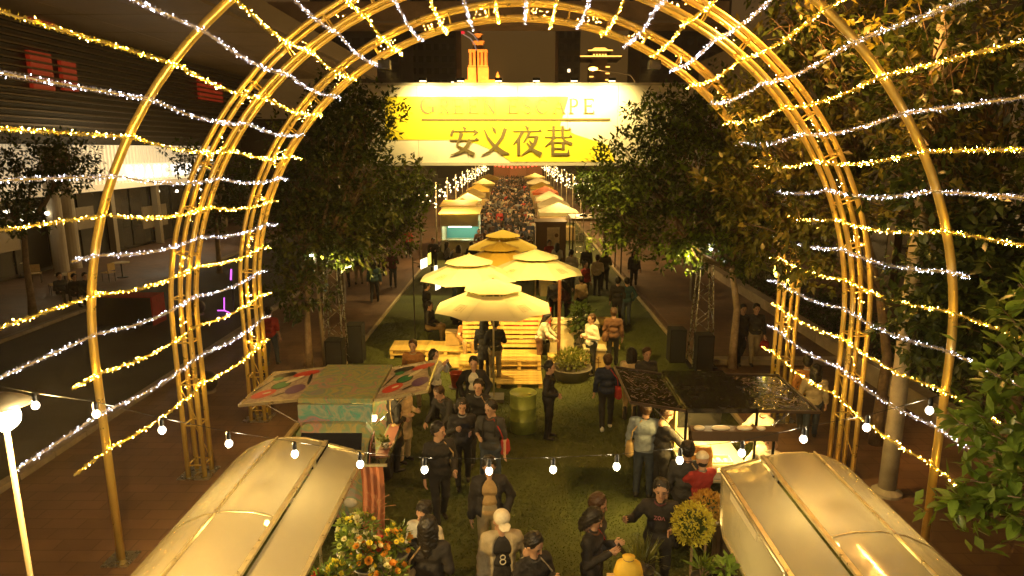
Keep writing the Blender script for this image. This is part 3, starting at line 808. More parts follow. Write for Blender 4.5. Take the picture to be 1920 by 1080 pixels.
tree('street_tree', 'tall evergreen at upper right outside the tunnel', (9.6, 12.2),
     [bl(1620, 60, 12.4, 1.1), bl(1740, 120, 10.4, .95), bl(1730, 230, 10.3, .7), bl(1480, 40, 13, .9), bl(1850, 200, 11.6, 1.2), bl(1715, 330, 10.3, .7), bl(1830, 60, 12, 1.1), bl(1820, 400, 11.6, 1.1)], 520, 9, .165, 16, .12, (0, 3), None, 3.2, .30)
tree('street_tree', 'dark evergreen at the right edge behind the grey lamp column', (9.9, 9.8),
     [bl(1840, 520, 9.8, 1.0), bl(1780, 600, 10, .8), bl(1890, 620, 9.4, .9), bl(1900, 440, 9.6, .9)], 420, 9, .17, 17, .11, (0, 0), None, 2.2, .4)
tree('street_tree', 'dark tree in front of the bright shop front on the left', (-18.3, 24.5),
     [bl(60, 310, 24.5, 1.6, .7), bl(120, 320, 25, 1.0, .8), bl(20, 400, 24, 1.1, .7), bl(130, 290, 24.5, .8, .7)], 330, 8, .17, 18, .12, (0, 0), None, 3.2, .3)
tree('street_tree', 'dark tree at the right end of the bright shop front', (-14.9, 33),
     [bl(360, 300, 33, 1.1, .8), bl(420, 320, 33, 1.3, .9), bl(470, 380, 33, 1.2, .9), bl(410, 400, 33, 1.0, .8)], 260, 8, .19, 19, .12, (0, 0), None, 3.0, .3)
# the near branch at the right edge: large leaves one by one
g = np.random.default_rng(5)
nt = thing('near_tree', 'glossy green broad-leaved tree reaching in at the lower right edge', 'tree', (5.9, 5.2, 0))
ros = []
for px, py, Y, k in [(1850, 690, 5.6, 1), (1905, 720, 5.4, 1), (1870, 760, 5.4, 1), (1830, 775, 5.5, 1), (1905, 790, 5.2, 1), (1860, 815, 5.3, 1), (1900, 850, 5.1, 1), (1835, 835, 5.4, 1), (1870, 880, 5.2, 1), (1820, 900, 5.3, 1), (1790, 930, 5.3, 1), (1840, 935, 5.2, 1), (1890, 930, 5.0, 1), (1830, 965, 5.2, 1), (1900, 975, 5.0, 1), (1870, 640, 5.6, 1), (1910, 660, 5.4, 1), (1795, 790, 5.6, 1), (1775, 945, 5.4, 1), (1905, 890, 5.3, 1), (1860, 720, 5.6, 1), (1880, 580, 5.8, 1), (1905, 520, 5.8, 1)]:
    ros.append(at(px, py, Y))
lme = []
for kk in range(4):
    L, W = .185, .042
    mb = MB()
    cs = [(0, .004), (.18, .6), (.42, 1.0), (.7, .82), (.9, .4), (1, .02)]
    vs = []
    for t, w in cs:
        z = -.16 * L * t * t - .02 * kk * t
        vs += [(L * t, -W * w, z + .012 * w), (L * t, 0, z), (L * t, W * w, z + .012 * w)]
    fs = []
    for i in range(5):
        a = 3 * i; fs += [(a, a + 3, a + 4, a + 1), (a + 1, a + 4, a + 5, a + 2)]
    mb.add(vs, fs)
    lme.append(mb.mesh('leaf', mat('leaf_near', (.17, .26, .035), .3, var=.3, vscale=12, transl=.3) if kk % 2 == 0 else leaf_m[2], True))
cnt = 0
org = Vector((5.9, 5.2, 0))
lim0 = Vector((0, 0, 3.0))
MB().tube([(0, 0, 0), (.02, .02, 1.5), (0, 0, 3.0), (-.1, .1, 4.8)], [.14, .11, .09, .05], 10).build('trunk', bark, nt, True)
for p in ros:
    p = p - org
    MB().tube([lim0 + Vector((0, 0, random.uniform(-.3, .6))), lim0.lerp(p, .5) + Vector((0, 0, -.05)), p], [.03, .018, .006], 6).build('branch', bark, nt, True)
    ax = (p - lim0).normalized()
    for j in range(13):
        if cnt >= 299: break
        o = link('leaf', lme[random.randrange(4)], nt)
        d = (ax * .45 + Vector(g.normal(size=3)) * .75)
        d.normalize()
        up = (Vector((0, 0, 1)) + Vector(g.normal(size=3)) * .35)
        y = up.cross(d).normalized(); z = d.cross(y)
        M = Matrix((d, y, z)).transposed().to_4x4()
        M.translation = p - ax * (.18 * random.random()) + d * .01
        o.matrix_local = M @ Matrix.Scale(random.uniform(.7, 1.15), 4)
        cnt += 1
rp_ = np.array([tuple(p - org) for p in ros])
cc = np.repeat(rp_, 16, 0) + g.normal(0, .13, (len(rp_) * 16, 3)) + np.array([.10, .02, -.06])
nn_ = len(cc); ww = g.normal(0, 1, (nn_, 3)) + np.array([-.7, 0, 0]); ww /= np.linalg.norm(ww, axis=1)[:, None]
V = leaf_verts(cc, ww, np.tile([[0, 0, 1.]], (nn_, 1)) + g.normal(0, .4, (nn_, 3)), g.uniform(.12, .19, nn_), g.uniform(.028, .042, nn_)); k = np.arange(nn_)[:, None] * 5
stuff(link('foliage', npmesh('foliage', V.reshape(-1, 3), np.concatenate([k + np.array([[0, 3, 2, 1]]), k + np.array([[0, 4, 2, 3]])]), leaf_m[2], False), nt))
# hedge beyond the low wall
V, P = crown_leaves([(10.6, 10 + 1.5 * i, .75, .85, .8) for i in range(16)], 1500, 7, .10, np.random.default_rng(31))
n = len(V); k = np.arange(n)[:, None] * 5
tag(stuff(link('hedge', npmesh('hedge', V.reshape(-1, 3), np.concatenate([k + np.array([[0, 3, 2, 1]]), k + np.array([[0, 4, 2, 3]])]), leaf_m[0], False))), 'dark clipped hedge behind the low granite wall', 'hedge')
# ================================================================ foreground stall roofs
def poly_mat():
    m = bpy.data.materials.new('polycarbonate'); m.use_nodes = True
    n, l = m.node_tree.nodes, m.node_tree.links
    b = n['Principled BSDF']; b.inputs['Base Color'].default_value = (.84, .80, .66, 1)
    b.inputs['Roughness'].default_value = .22; b.inputs['Specular IOR Level'].default_value = .8
    tc = n.new('ShaderNodeTexCoord')
    nz = n.new('ShaderNodeTexNoise'); nz.inputs['Scale'].default_value = 2.5; nz.inputs['Detail'].default_value = 7
    l.new(tc.outputs['Object'], nz.inputs['Vector'])
    mr = n.new('ShaderNodeMapRange'); mr.inputs['From Min'].default_value = .3; mr.inputs['From Max'].default_value = .7; mr.inputs['To Min'].default_value = .06; mr.inputs['To Max'].default_value = .16
    l.new(nz.outputs[0], mr.inputs['Value']); l.new(mr.outputs[0], b.inputs['Roughness'])
    wv = n.new('ShaderNodeTexNoise'); wv.inputs['Scale'].default_value = 1.6; wv.inputs['Detail'].default_value = 2; wv.inputs['Distortion'].default_value = 1.2
    l.new(tc.outputs['Object'], wv.inputs['Vector'])
    fl = n.new('ShaderNodeTexWave'); fl.bands_direction = 'Y'; fl.inputs['Scale'].default_value = 16; fl.inputs['Distortion'].default_value = .4
    l.new(tc.outputs['Object'], fl.inputs['Vector'])
    ad = n.new('ShaderNodeMath'); ad.operation = 'MULTIPLY_ADD'; ad.inputs[1].default_value = .10
    l.new(fl.outputs[0], ad.inputs[0]); l.new(wv.outputs[0], ad.inputs[2])
    bp = n.new('ShaderNodeBump'); bp.inputs['Strength'].default_value = .22; bp.inputs['Distance'].default_value = .03
    l.new(ad.outputs[0], bp.inputs['Height']); l.new(bp.outputs[0], b.inputs['Normal'])
    tr = n.new('ShaderNodeBsdfTranslucent'); tr.inputs[0].default_value = (.88, .82, .64, 1)
    tp = n.new('ShaderNodeBsdfTransparent'); tp.inputs[0].default_value = (.9, .82, .6, 1)
    m1 = n.new('ShaderNodeMixShader'); m1.inputs[0].default_value = .45
    m2 = n.new('ShaderNodeMixShader'); m2.inputs[0].default_value = .54
    gs = n.new('ShaderNodeBsdfGlossy'); gs.inputs['Color'].default_value = (.97, .95, .9, 1); l.new(mr.outputs[0], gs.inputs['Roughness']); l.new(bp.outputs[0], gs.inputs['Normal'])
    m0 = n.new('ShaderNodeMixShader'); m0.inputs[0].default_value = .32
    l.new(b.outputs[0], m1.inputs[1]); l.new(tr.outputs[0], m1.inputs[2]); l.new(m1.outputs[0], m0.inputs[1]); l.new(gs.outputs[0], m0.inputs[2])
    l.new(m0.outputs[0], m2.inputs[1]); l.new(tp.outputs[0], m2.inputs[2]); l.new(m2.outputs[0], n['Material Output'].inputs[0])
    return m
polym = poly_mat()
alu = mat('aluminium', (.72, .64, .42), .3, .8, var=.15, vscale=7)
def stall_roof(label, side, x_in, y0, y1, hang):
    # side -1: vault falls to the left, +1 to the right; x_in: inner edge of the vault
    t = thing('stall_roof', label, 'canopy', (x_in, y0, 0))
    prof = [(0, 2.44), (.25, 2.50), (.5, 2.51), (.75, 2.465), (1.0, 2.35), (1.22, 2.16), (1.40, 1.90), (1.52, 1.60), (1.57, 1.25)]
    fine = []
    for i in range(len(prof) - 1):
        for k in range(3):
            f = k / 3; fine.append((prof[i][0] + (prof[i + 1][0] - prof[i][0]) * f, prof[i][1] + (prof[i + 1][1] - prof[i][1]) * f))
    fine.append(prof[-1])
    npn = 3; L = (y1 - y0) / npn
    for p in range(npn):
        ya, yb = p * L + .02, (p + 1) * L - .02
        V = [(side * x, y, z) for y in np.linspace(ya, yb, 6) for x, z in fine]
        nf = len(fine)
        Fq = [(j * nf + i, j * nf + i + 1, (j + 1) * nf + i + 1, (j + 1) * nf + i) for j in range(5) for i in range(nf - 1)]
        MB().add(V, Fq).add([(a, b, c - .008) for a, b, c in V], [f[::-1] for f in Fq]).build('roof_panel', polym, t, True)
    for p in range(npn + 1):
        MB().tube([(side * x, p * L, z - .012) for x, z in fine], .014, 6).build('roof_rib', alu, t, True)
    for (x, z), w in (((0, 2.45), .05), ((.62, 2.505), .022), ((1.57, 1.25), .04)):
        MB().bar((side * x, 0, z), (side * x, L * npn, z), w, .03).build('purlin', alu, t)
    fl = MB().prism([(-side * .03, .02, 2.40), (-side * .46, .02, 2.28), (-side * .46, L * npn - .02, 2.28), (-side * .03, L * npn - .02, 2.40)], (0, 0, -.008)).build('side_flap', polym, t)
    for a, b in (((-side * .03, 0, 2.40), (-side * .48, 0, 2.275)), ((-side * .03, L * npn, 2.40), (-side * .48, L * npn, 2.275)), ((-side * .48, 0, 2.275), (-side * .48, L * npn, 2.275))):
        MB().bar(a, b, .05, .035).build('flap_bar', alu, fl)
    if hang:
        y2, x = L * npn - .1, -side * .50
        pts = [(x, y2 - 1.9, 2.25), (x, y2, 2.25), (x - side * .02, y2 - .12, 1.70), (x - side * .02, y2 - .26, 1.58), (x - side * .02, y2 - 1.75, 1.58), (x - side * .02, y2 - 1.9, 1.70)]
        hp = MB().prism(pts, (side * .006, 0, 0)).build('hanging_window', polym, t)
        MB().tube(pts + [pts[0]], .022, 8).build('window_frame', alu, hp, True)
        MB().bar((x, y2 - .35, 2.18), (x, y2 - 1.2, 2.18), .03, .09).build('window_strip', mat('strip_cream', (.8, .72, .5), .5), hp)
    for y in (.25, L * npn - .2):
        for x in (.1, 1.4):
            MB().tube([(side * x, y, 0), (side * x, y, 2.4 if x < 1 else 1.95)], .022, 8).build('post', alu, t)
    return t
for sx_, sy_, lb_ in ((-2.75, 6.7, 'left'), (3.35, 6.3, 'right')):
    hl = thing('hanging_bulb', 'bare warm bulb hanging under the lower ' + lb_ + ' stall roof', 'lamp', (sx_, sy_, 2.05))
    MB().lathe([(.001, -.035), (.03, -.01), (.03, .01), (.014, .035)], 12).build('bulb', glowm('stall_bulb', (1, .8, .4), 12, False), hl, True)
    MB().tube([(0, 0, .03), (0, 0, .40)], .006, 5).build('cord', black, hl)
    lamp('stall_light', 'POINT', (sx_, sy_, 1.98), 26, (1, .76, .36), .04)
stall_roof('curved translucent stall roof at lower left over the flowers', -1, -2.42, 2.6, 7.95, False)
stall_roof('curved translucent stall roof at lower right with a hanging window', 1, 3.0, 2.4, 7.55, True)

# ================================================================ two small food trucks
def mural(name, cols, sc, rough=.4):
    m = bpy.data.materials.new(name); m.use_nodes = True
    n, l = m.node_tree.nodes, m.node_tree.links; b = n['Principled BSDF']; b.inputs['Roughness'].default_value = rough
    tc = n.new('ShaderNodeTexCoord')
    nz = n.new('ShaderNodeTexNoise'); nz.inputs['Scale'].default_value = sc; nz.inputs['Detail'].default_value = 3; nz.inputs['Distortion'].default_value = 1.6
    l.new(tc.outputs['Object'], nz.inputs['Vector'])
    rp = n.new('ShaderNodeValToRGB'); el = rp.color_ramp.elements
    el[0].position = .28; el[0].color = (*cols[0], 1); el[1].position = .72; el[1].color = (*cols[-1], 1)
    for i, c in enumerate(cols[1:-1]):
        e = el.new(.28 + .44 * (i + 1) / (len(cols) - 1)); e.color = (*c, 1)
    l.new(nz.outputs[0], rp.inputs[0]); l.new(rp.outputs[0], b.inputs['Base Color'])
    return m
body_mural = mural('pastel_mural', [(.30, .18, .24), (.14, .24, .19), (.36, .30, .12), (.16, .28, .17), (.40, .20, .17), (.13, .24, .24)], 2.4)
face_mural = mural('face_mural', [(.40, .20, .26), (.12, .30, .28), (.34, .36, .28), (.08, .34, .30), (.42, .18, .22), (.16, .24, .30)], 2.6)
panel_base = mural('comic_panel', [(.40, .34, .26), (.52, .44, .32), (.30, .22, .18), (.50, .40, .34)], 5)
rubber = mat('tyre_rubber', (.02, .02, .02), .8)
glassd = mat('cab_glass', (.015, .016, .018), .06, spec=.9)
chrome = mat('chrome', (.8, .75, .65), .12, 1)
def ellipse(cx, cy, rx, ry, rot=0, n=18):
    return [(cx + rx * math.cos(2 * PI * i / n) * math.cos(rot) - ry * math.sin(2 * PI * i / n) * math.sin(rot), cy + rx * math.cos(2 * PI * i / n) * math.sin(rot) + ry * math.sin(2 * PI * i / n) * math.cos(rot)) for i in range(n)]
def comic(parent, fn, flip):
    cm = {'r': mat('comic_red', (.55, .05, .035), .4), 'g': mat('comic_green', (.02, .20, .08), .4), 'p': mat('comic_purple', (.12, .05, .18), .4), 'k': mat('comic_black', (.02, .02, .02), .4), 'w': mat('comic_white', (.7, .64, .5), .4)}
    sh = [(ellipse(.42, .52, .17, .13, .2), 'k'), (ellipse(.42, .52, .14, .10, .2), 'g'), (ellipse(.25, .28, .20, .12, .3), 'r'), (ellipse(.78, .34, .17, .14, .1), 'p'), (ellipse(.30, .86, .22, .08, .1), 'k'), (ellipse(.72, .84, .24, .09, .15), 'r'), (ellipse(.24, .74, .10, .06, 0), 'g'), (ellipse(.30, .29, .07, .025, .3), 'w'), (ellipse(.60, .66, .05, .16, -.9), 'w'), (ellipse(.56, .20, .10, .02, .5), 'k'), (ellipse(.90, .62, .03, .20, .3), 'k'), (ellipse(.10, .52, .02, .22, -.4), 'k')]
    for i, (p, c) in enumerate(sh):
        q = [fn((1 - x) if flip else x, y) + Vector((0, 0, .004 + .0012 * i)) for x, y in p if 0 <= x <= 1]
        MB().prism(q, (0, 0, .001)).build('print', cm[c], parent)
def wheel(parent, x, y, r=.26):
    w = MB().lathe([(r * .55, -.08), (r * .9, -.09), (r, -.05), (r, .05), (r * .9, .09), (r * .55, .08)], 20).build('wheel', rubber, parent, True)
    w.location = (x, y, r); w.rotation_euler = (0, PI / 2, 0)
    h = MB().lathe([(.02, -.085), (r * .4, -.075), (r * .55, -.05), (r * .55, .05), (r * .4, .075), (.02, .085)], 16).build('rim', chrome, w, True)
vx = -2.98
van = thing('painted_food_van', 'small mural painted food van with raised comic print side awnings', 'van', (vx, 10.45, 0))
W = .62
bxm = MB()
for c, d in (((-W + .02, .85, 1.1), (.04, 1.7, 1.1)), ((0, .02, 1.1), (2 * W - .09, .04, 1.1)), ((0, 1.68, 1.1), (2 * W - .09, .04, 1.1)), ((0, .85, .6), (2 * W - .09, 1.6, .08)), ((W - .02, .85, .78), (.04, 1.7, .46))):
    bxm.box(c, d)
bxm.build('box_body', body_mural, van)
MB().prism([(-W, -.03, 1.99), (W, -.03, 1.99), (W, 1.75, 1.99), (-W, 1.75, 1.99)], (0, 0, .08)).build('roof', body_mural, van)
MB().box((0, -.06, 1.83), (2 * W - .02, .07, .30)).build('header_panel', face_mural, van)
MB().box((0, .85, 1.1), (.02, 1.5, .9)).build('inner_partition', mat('inner_cream', (.75, .62, .36), .6), van)
MB().bar((W, -.02, 1.0), (W + .24, -.02, 1.02), .02, .02).build('counter_bracket', chrome, van)
MB().box((W + .11, .8, 1.02), (.22, 1.6, .035)).build('counter', mat('counter_pink', (.28, .12, .09), .4), van)
MB().bar((W + .225, 0, 1.04), (W + .225, 1.62, 1.04), .03, .06).build('counter_rail', chrome, van)
# cab: lofted nose
cabv, cabf = [], []
ring = [(-.05, .35, 1.70), (-.22, .35, 1.71), (-.32, .35, 1.63), (-.66, .35, 1.10), (-.92, .35, .96), (-1.02, .36, .7)]
secs = []
for y, zb, zt in ring:
    w = W if y > -.3 else W - .03
    secs.append([(-w, y, zb), (-w, y, zt - .18), (-w + .10, y, zt - .04), (-w + .22, y, zt), (w - .22, y, zt), (w - .10, y, zt - .04), (w, y, zt - .18), (w, y, zb)])
mb = MB()
vs = [p for s in secs for p in s]
fs = [(i * 8 + k, i * 8 + (k + 1) % 8, (i + 1) * 8 + (k + 1) % 8, (i + 1) * 8 + k) for i in range(5) for k in range(8)] + [tuple(range(8))[::-1], tuple(range(40, 48))]
mb.add(vs, fs).build('cab', body_mural, van)
MB().prism([(-W + .13, -.335, 1.595), (W - .13, -.335, 1.595), (W - .10, -.645, 1.115), (-W + .10, -.645, 1.115)], (0, -.012, .010)).build('windscreen', glassd, van)
for s in (-1, 1):
    dr = MB().prism([(s * (W + .002), -.06, .45), (s * (W + .002), -.66, .45), (s * (W + .002), -.62, 1.0), (s * (W + .002), -.36, 1.44), (s * (W + .002), -.06, 1.52)], (s * .012, 0, 0)).build('door', mat('door_red', (.30, .10, .07), .35), van)
    MB().prism([(s * (W + .016), -.12, 1.02), (s * (W + .016), -.56, 1.02), (s * (W + .016), -.34, 1.38), (s * (W + .016), -.12, 1.45)], (s * .008, 0, 0)).build('door_window', glassd, dr)
    MB().box((s * (W + .03), -.14, .92), (.02, .12, .03)).build('handle', chrome, dr)
    m = MB().ball((s * (W + .16), -.62, 1.18), (.05, .05, .10), 10, 6).build('mirror', black, van, True)
    MB().bar((s * W, -.58, 1.08), (s * (W + .15), -.62, 1.14), .02, .02).build('mirror_arm', black, m)
    MB().ball((s * .42, -1.0, .74), (.11, .05, .08)).build('headlight', mat('headlight_glass', (.7, .68, .6), .1), van, True)
    wheel(van, s * (W - .06), -.62); wheel(van, s * (W - .06), 1.2)
MB().box((0, -1.03, .42), (1.2, .10, .14)).build('bumper', black, van)
MB().box((W - .02, -.02, 1.72), (.12, .12, .06)).build('interior_lamp', glowm('van_lamp', (1, .8, .4), 8, False), van)
for s, nm in ((-1, 'l'), (1, 'r')):
    Lw = .98 if s < 0 else .86
    dz0, dz1 = (2.03, 1.93) if s < 0 else (2.03, 2.15)
    def fn(x, y, s=s, Lw=Lw, dz0=dz0, dz1=dz1):
        return Vector((s * (W + .02 + Lw * x), .0 + 1.66 * y + (.10 * x if s > 0 else 0), dz0 + (dz1 - dz0) * x))
    aw = MB().prism([fn(0, 0), fn(1, 0), fn(1, 1), fn(0, 1)], (0, 0, -.03)).build('side_awning', panel_base, van)
    comic(aw, fn, s < 0)
    for q in ((0, 0, 1, 0), (1, 0, 1, 1), (0, 1, 1, 1)):
        MB().bar(fn(q[0], q[1]), fn(q[2], q[3]), .03, .045).build('awning_edge', alu, aw)
    for y in (.06, .94):
        MB().tube([fn(.62, y) + Vector((0, 0, -.03)), Vector((s * W, 1.66 * y, 1.55))], .010, 6).build('gas_strut', chrome, aw)
lamp('van_interior_light', 'POINT', (vx + .35, 11.3, 1.85), 22, (1, .68, .24), .06)
pp = thing('potted_plant', 'small potted plant on the counter of the painted van', 'plant', (vx + W + .11, 10.75, 1.038))
MB().lathe([(.05, 0), (.07, .13), (.065, .13), (.045, .02)], 12).build('pot', mat('white_pot', (.75, .7, .58), .4), pp, True)
V = leaf_verts(np.tile([[0, 0, .12]], (60, 1)) + rng.normal(0, .04, (60, 3)), (lambda w: w / np.linalg.norm(w, axis=1)[:, None])(rng.normal(0, 1, (60, 3)) + np.array([0, 0, .9])), np.tile([[0., 0, 1]], (60, 1)), np.full(60, .10), np.full(60, .022))
k = np.arange(60)[:, None] * 5
stuff(link('leaves', npmesh('leaves', V.reshape(-1, 3), np.concatenate([k + np.array([[0, 3, 2, 1]]), k + np.array([[0, 4, 2, 3]])]), leaf_m[1], False), pp))

tx0 = 3.28
trk = thing('black_food_truck', 'black food truck with patterned gullwing awnings and a lit open kitchen', 'truck', (tx0, 10.0, 0))
bk = mat('truck_black', (.012, .011, .010), .25, coat=.4, var=.3, vscale=4)
W = .56
MB().prism([(-W, 0, 2.0), (W, 0, 2.0), (W, 1.85, 2.0), (-W, 1.85, 2.0)], (0, 0, .08)).build('roof', bk, trk)
MB().box((0, 1.83, 1.35), (2 * W - .02, .04, 1.28)).build('end_wall', mat('inner_yellow', (.80, .62, .20), .5), trk)
MB().box((0, .75, .72), (2 * W, 2.1, .5)).build('lower_body', bk, trk)
MB().box((-W + .06, 1.32, 1.50), (.03, .92, .96)).build('side_panel', mat('inner_yellow', (.80, .66, .26), .5), trk)
MB().box((0, .72, .985), (2 * W - .04, 2.1, .03)).build('worktop', mat('worktop_steel', (.7, .66, .56), .3, .5), trk)
for x, y, z in ((-W, .02, 2.02), (W, .02, 2.02), (-W, 1.8, 2.02), (W, 1.8, 2.02), (-W - .02, -.32, 1.84), (W + .16, -.32, 1.84)):
    MB().tube([(x, y, .45), (x, y, z)], .024, 8).build('post', bk, trk)
MB().box((.08, -.32, 1.80), (2 * W + .2, .22, .16)).build('front_shelf', mat('shelf_brown', (.10, .06, .03), .5), trk)
for k, (x, w) in enumerate(((-.45, .18), (-.12, .3), (.25, .26), (.5, .14))):
    MB().ball((x, -.34, 1.90), (w / 2, .07, .035), 10, 6).build('dish', mat('dish_white', (.75, .70, .55), .4), trk, True)
for s in (-1, 1):
    Lw = .86 if s < 0 else .98
    def fn(x, y, s=s, Lw=Lw):
        return Vector((s * (W + .02 + Lw * x), .02 + 1.78 * y + (.10 * x if s < 0 else 0), 2.03 + (.10 if s < 0 else -.02) * x))
    aw = MB().prism([fn(0, 0), fn(1, 0), fn(1, 1), fn(0, 1)], (0, 0, -.03)).build('side_awning', bk, trk)
    mb = MB(); r3 = random.Random(3 + s)
    for i in range(110):
        x, y, a, L = r3.uniform(.08, .92), r3.uniform(.08, .92), r3.choice((.5, -.7, 1.1, 2.2)) + r3.uniform(-.2, .2), r3.uniform(.02, .07)
        p, q = fn(x - L * math.cos(a), max(.03, y - L * math.sin(a) * .6)), fn(min(.98, x + L * math.cos(a)), min(.98, y + L * math.sin(a) * .6))
        mb.bar(p + Vector((0, 0, .004 + .00002 * i)), q + Vector((0, 0, .004 + .00002 * i)), .014, .002)
    stuff(mb.build('woven_print', mat('woven_grey', (.16, .12, .09), .45), aw))
    for q in ((0, 0, 1, 0), (1, 0, 1, 1), (0, 1, 1, 1)):
        MB().bar(fn(q[0], q[1]), fn(q[2], q[3]), .03, .045).build('awning_edge', mat('edge_dark', (.10, .07, .05), .35, .4), aw)
    for y in (.06, .94):
        MB().tube([fn(.6, y) + Vector((0, 0, -.03)), Vector((s * W, 1.78 * y + .02, 1.5))], .010, 6).build('gas_strut', chrome, aw)
    wheel(trk, s * (W - .05), -.05, .24); wheel(trk, s * (W - .05), 1.45, .24)
cabv = MB()
for i, (y, zt) in enumerate(((1.9, 1.66), (2.5, 1.66), (2.9, 1.05), (3.15, .9))): cabv.box((0, y + .15, (zt + .4) / 2), (2 * W - .03 * i, .62, zt - .4))
cabv.build('cab', bk, trk)
MB().box((0, .25, 1.94), (.5, .06, .05)).build('kitchen_lamp', glowm('kitchen_tube', (1, .75, .3), 14, False), trk)
lamp('kitchen_light', 'AREA', (tx0 - .05, 10.5, 1.90), 60, (1, .64, .16), .7, aim=(tx0 - .05, 10.7, 1))
bag = tag(MB().lathe([(.02, 0), (.15, .0), (.18, .12), (.18, .34), (.15, .46), (.10, .50), (.02, .47)], 18, (0, 0, 0), 0, 1, .8).build('food_bag', mat('orange_bag', (.55, .26, .06), .45, var=.45, vscale=9, bump=.5, bscale=14), None, True), 'large orange bag of food standing in the lit truck kitchen', 'bag')
bag.location = (tx0 - .30, 9.95, 1.0)
for i, (x, y, w, h, nm, lb) in enumerate(((tx0 + .02, 10.25, .5, .10, 'foam_tray', 'long white tray of bread at the back of the truck worktop'), (tx0 + .06, 9.86, .52, .12, 'foam_tray', 'wide white tray at the front of the truck worktop'))):
    t = thing(nm, lb, 'tray', (x, y, 1.005))
    MB().prism([(-w / 2, -.12, 0), (w / 2, -.12, 0), (w / 2, .12, 0), (-w / 2, .12, 0)], (0, 0, .02)).build('base', mat('tray_white', (.82, .78, .62), .5), t)
    for s in (-1, 1): MB().box((0, s * .125, h / 2), (w, .012, h)).build('rim', MATS['tray_white'], t); MB().box((s * w / 2, 0, h / 2), (.012, .235, h)).build('rim', MATS['tray_white'], t)
    for j in range(4): MB().ball((-w * .35 + j * w * .23, random.uniform(-.03, .03), .06), (.055, .09, .04), 10, 6).build('bread', mat('bread_pale', (.78, .68, .42), .7), t, True)
bw = thing('glass_bowl', 'large round clear bowl beside the lower right stall roof', 'bowl', (2.98, 8.55, 0))
MB().lathe([(.18, 0), (.19, .95), (.02, .96)], 14).build('stand', mat('stand_dark', (.06, .04, .03), .5), bw)
MB().lathe([(.05, .98), (.16, 1.02), (.22, 1.14), (.24, 1.28), (.225, 1.28), (.20, 1.14), (.14, 1.04), (.04, 1.0)], 22).build('bowl', mat('bowl_glass', (.55, .48, .36), .12, spec=.9), bw, True)
MB().ball((0, 0, 1.14), (.15, .15, .08)).build('rice', mat('rice', (.72, .62, .45), .8), bw, True)

# ================================================================ parasols
def parasol(label, px, py_edge, r, colm, zedge=2.35, rise=.72, logo=True, rot=0.):
    p = gp(px, py_edge, zedge)
    t = thing('parasol', label, 'parasol', (p.x, p.y, 0), rot, 'parasols over the pallet seats')
    N = 8
    lo = [(r * math.cos(2 * PI * (i + .5) / N), r * math.sin(2 * PI * (i + .5) / N), zedge) for i in range(N)]
    ri, zi = r * .40, zedge + rise * .55
    hi = [(ri * math.cos(2 * PI * (i + .5) / N), ri * math.sin(2 * PI * (i + .5) / N), zi) for i in range(N)]
    for i in range(N):
        j = (i + 1) % N
        a, b, c, d = [Vector(q) for q in (lo[i], lo[j], hi[j], hi[i])]
        mid = (a + b) / 2 + Vector((0, 0, .03)); sag = (a + b + c + d) / 4 - Vector((0, 0, .03))
        vs = [a, mid, b, c, d, sag]
        MB().add(vs, [(0, 1, 5), (1, 2, 5), (2, 3, 5), (3, 4, 5), (4, 0, 5)]).add([q - Vector((0, 0, .004)) for q in vs], [(5, 1, 0), (5, 2, 1), (5, 3, 2), (5, 4, 3), (5, 0, 4)]).build('canopy_panel', colm, t, True)
        MB().bar(a - Vector((0, 0, .015)), (0, 0, zedge + rise * .80), .018, .012).build('rib', alu, t)
    r2 = r * .5
    up = [(r2 * math.cos(2 * PI * (i + .5) / N), r2 * math.sin(2 * PI * (i + .5) / N), zedge + rise * .66) for i in range(N)]
    tp = Vector((0, 0, zedge + rise))
    vt = MB()
    for i in range(N): vt.add([up[i], up[(i + 1) % N], tp], [(0, 1, 2)]); vt.add([Vector(up[i]) - Vector((0, 0, .004)), Vector(up[(i + 1) % N]) - Vector((0, 0, .004)), tp - Vector((0, 0, .004))], [(2, 1, 0)])
    vt.build('vent_canopy', colm, t)
    MB().tube([(0, 0, .08), (0, 0, zedge + rise * .97)], .024, 10).build('pole', alu, t)
    MB().ball((0, 0, zedge + rise), .04).build('finial', alu, t)
    MB().box((0, 0, .05), (.5, .5, .08)).build('base', mat('base_stone', (.2, .18, .15), .8), t)
    if logo:
        for i in (6, 4):
            a, b, c, d = [Vector(q) for q in (lo[i], lo[(i + 1) % N], hi[(i + 1) % N], hi[i])]
            nrm = (b - a).cross(d - a).normalized()
            if nrm.z < 0: nrm = -nrm
            def lf(x, y): return a.lerp(b, .36 + .28 * x).lerp(d.lerp(c, .36 + .28 * x), .24 + .30 * y) + nrm * .012
            mb = MB()
            for pts in ([(0, 1), (0, 0)], [(1, 1), (1, 0)], [(.3, .95), (.3, .2)], [(.3, .9), (.7, .9)], [(.3, .55), (.68, .55)], [(.7, .95), (.7, .1)], [(.15, .1), (.5, .1)]):
                ribbon(mb, pts, [.05] * len(pts), lf, nrm * .002)
            mb.build('logo', mat('logo_tan', (.42, .34, .16), .6), t)
    return t
cr_cream = mat('canvas_cream', (.86, .80, .55), .75, var=.05, vscale=3, bump=.1, bscale=200, transl=.25)
cr_yel = mat('canvas_yellow', (.74, .50, .08), .75, var=.06, vscale=3, transl=.25)
parasol('front cream two-tier parasol over the pallet steps', 925, 577, 1.46, cr_cream)
parasol('cream two-tier parasol behind left, overlapping its yellow neighbour', 880, 521, 1.5, cr_cream)
parasol('cream two-tier parasol on the right with a dark logo', 1004, 510, 1.52, cr_cream)
parasol('yellow two-tier parasol in the middle of the five', 937, 492, 1.42, cr_yel, logo=False)
parasol('rearmost yellow two-tier parasol nearest the crowd', 943, 465, 1.42, cr_yel, logo=False)

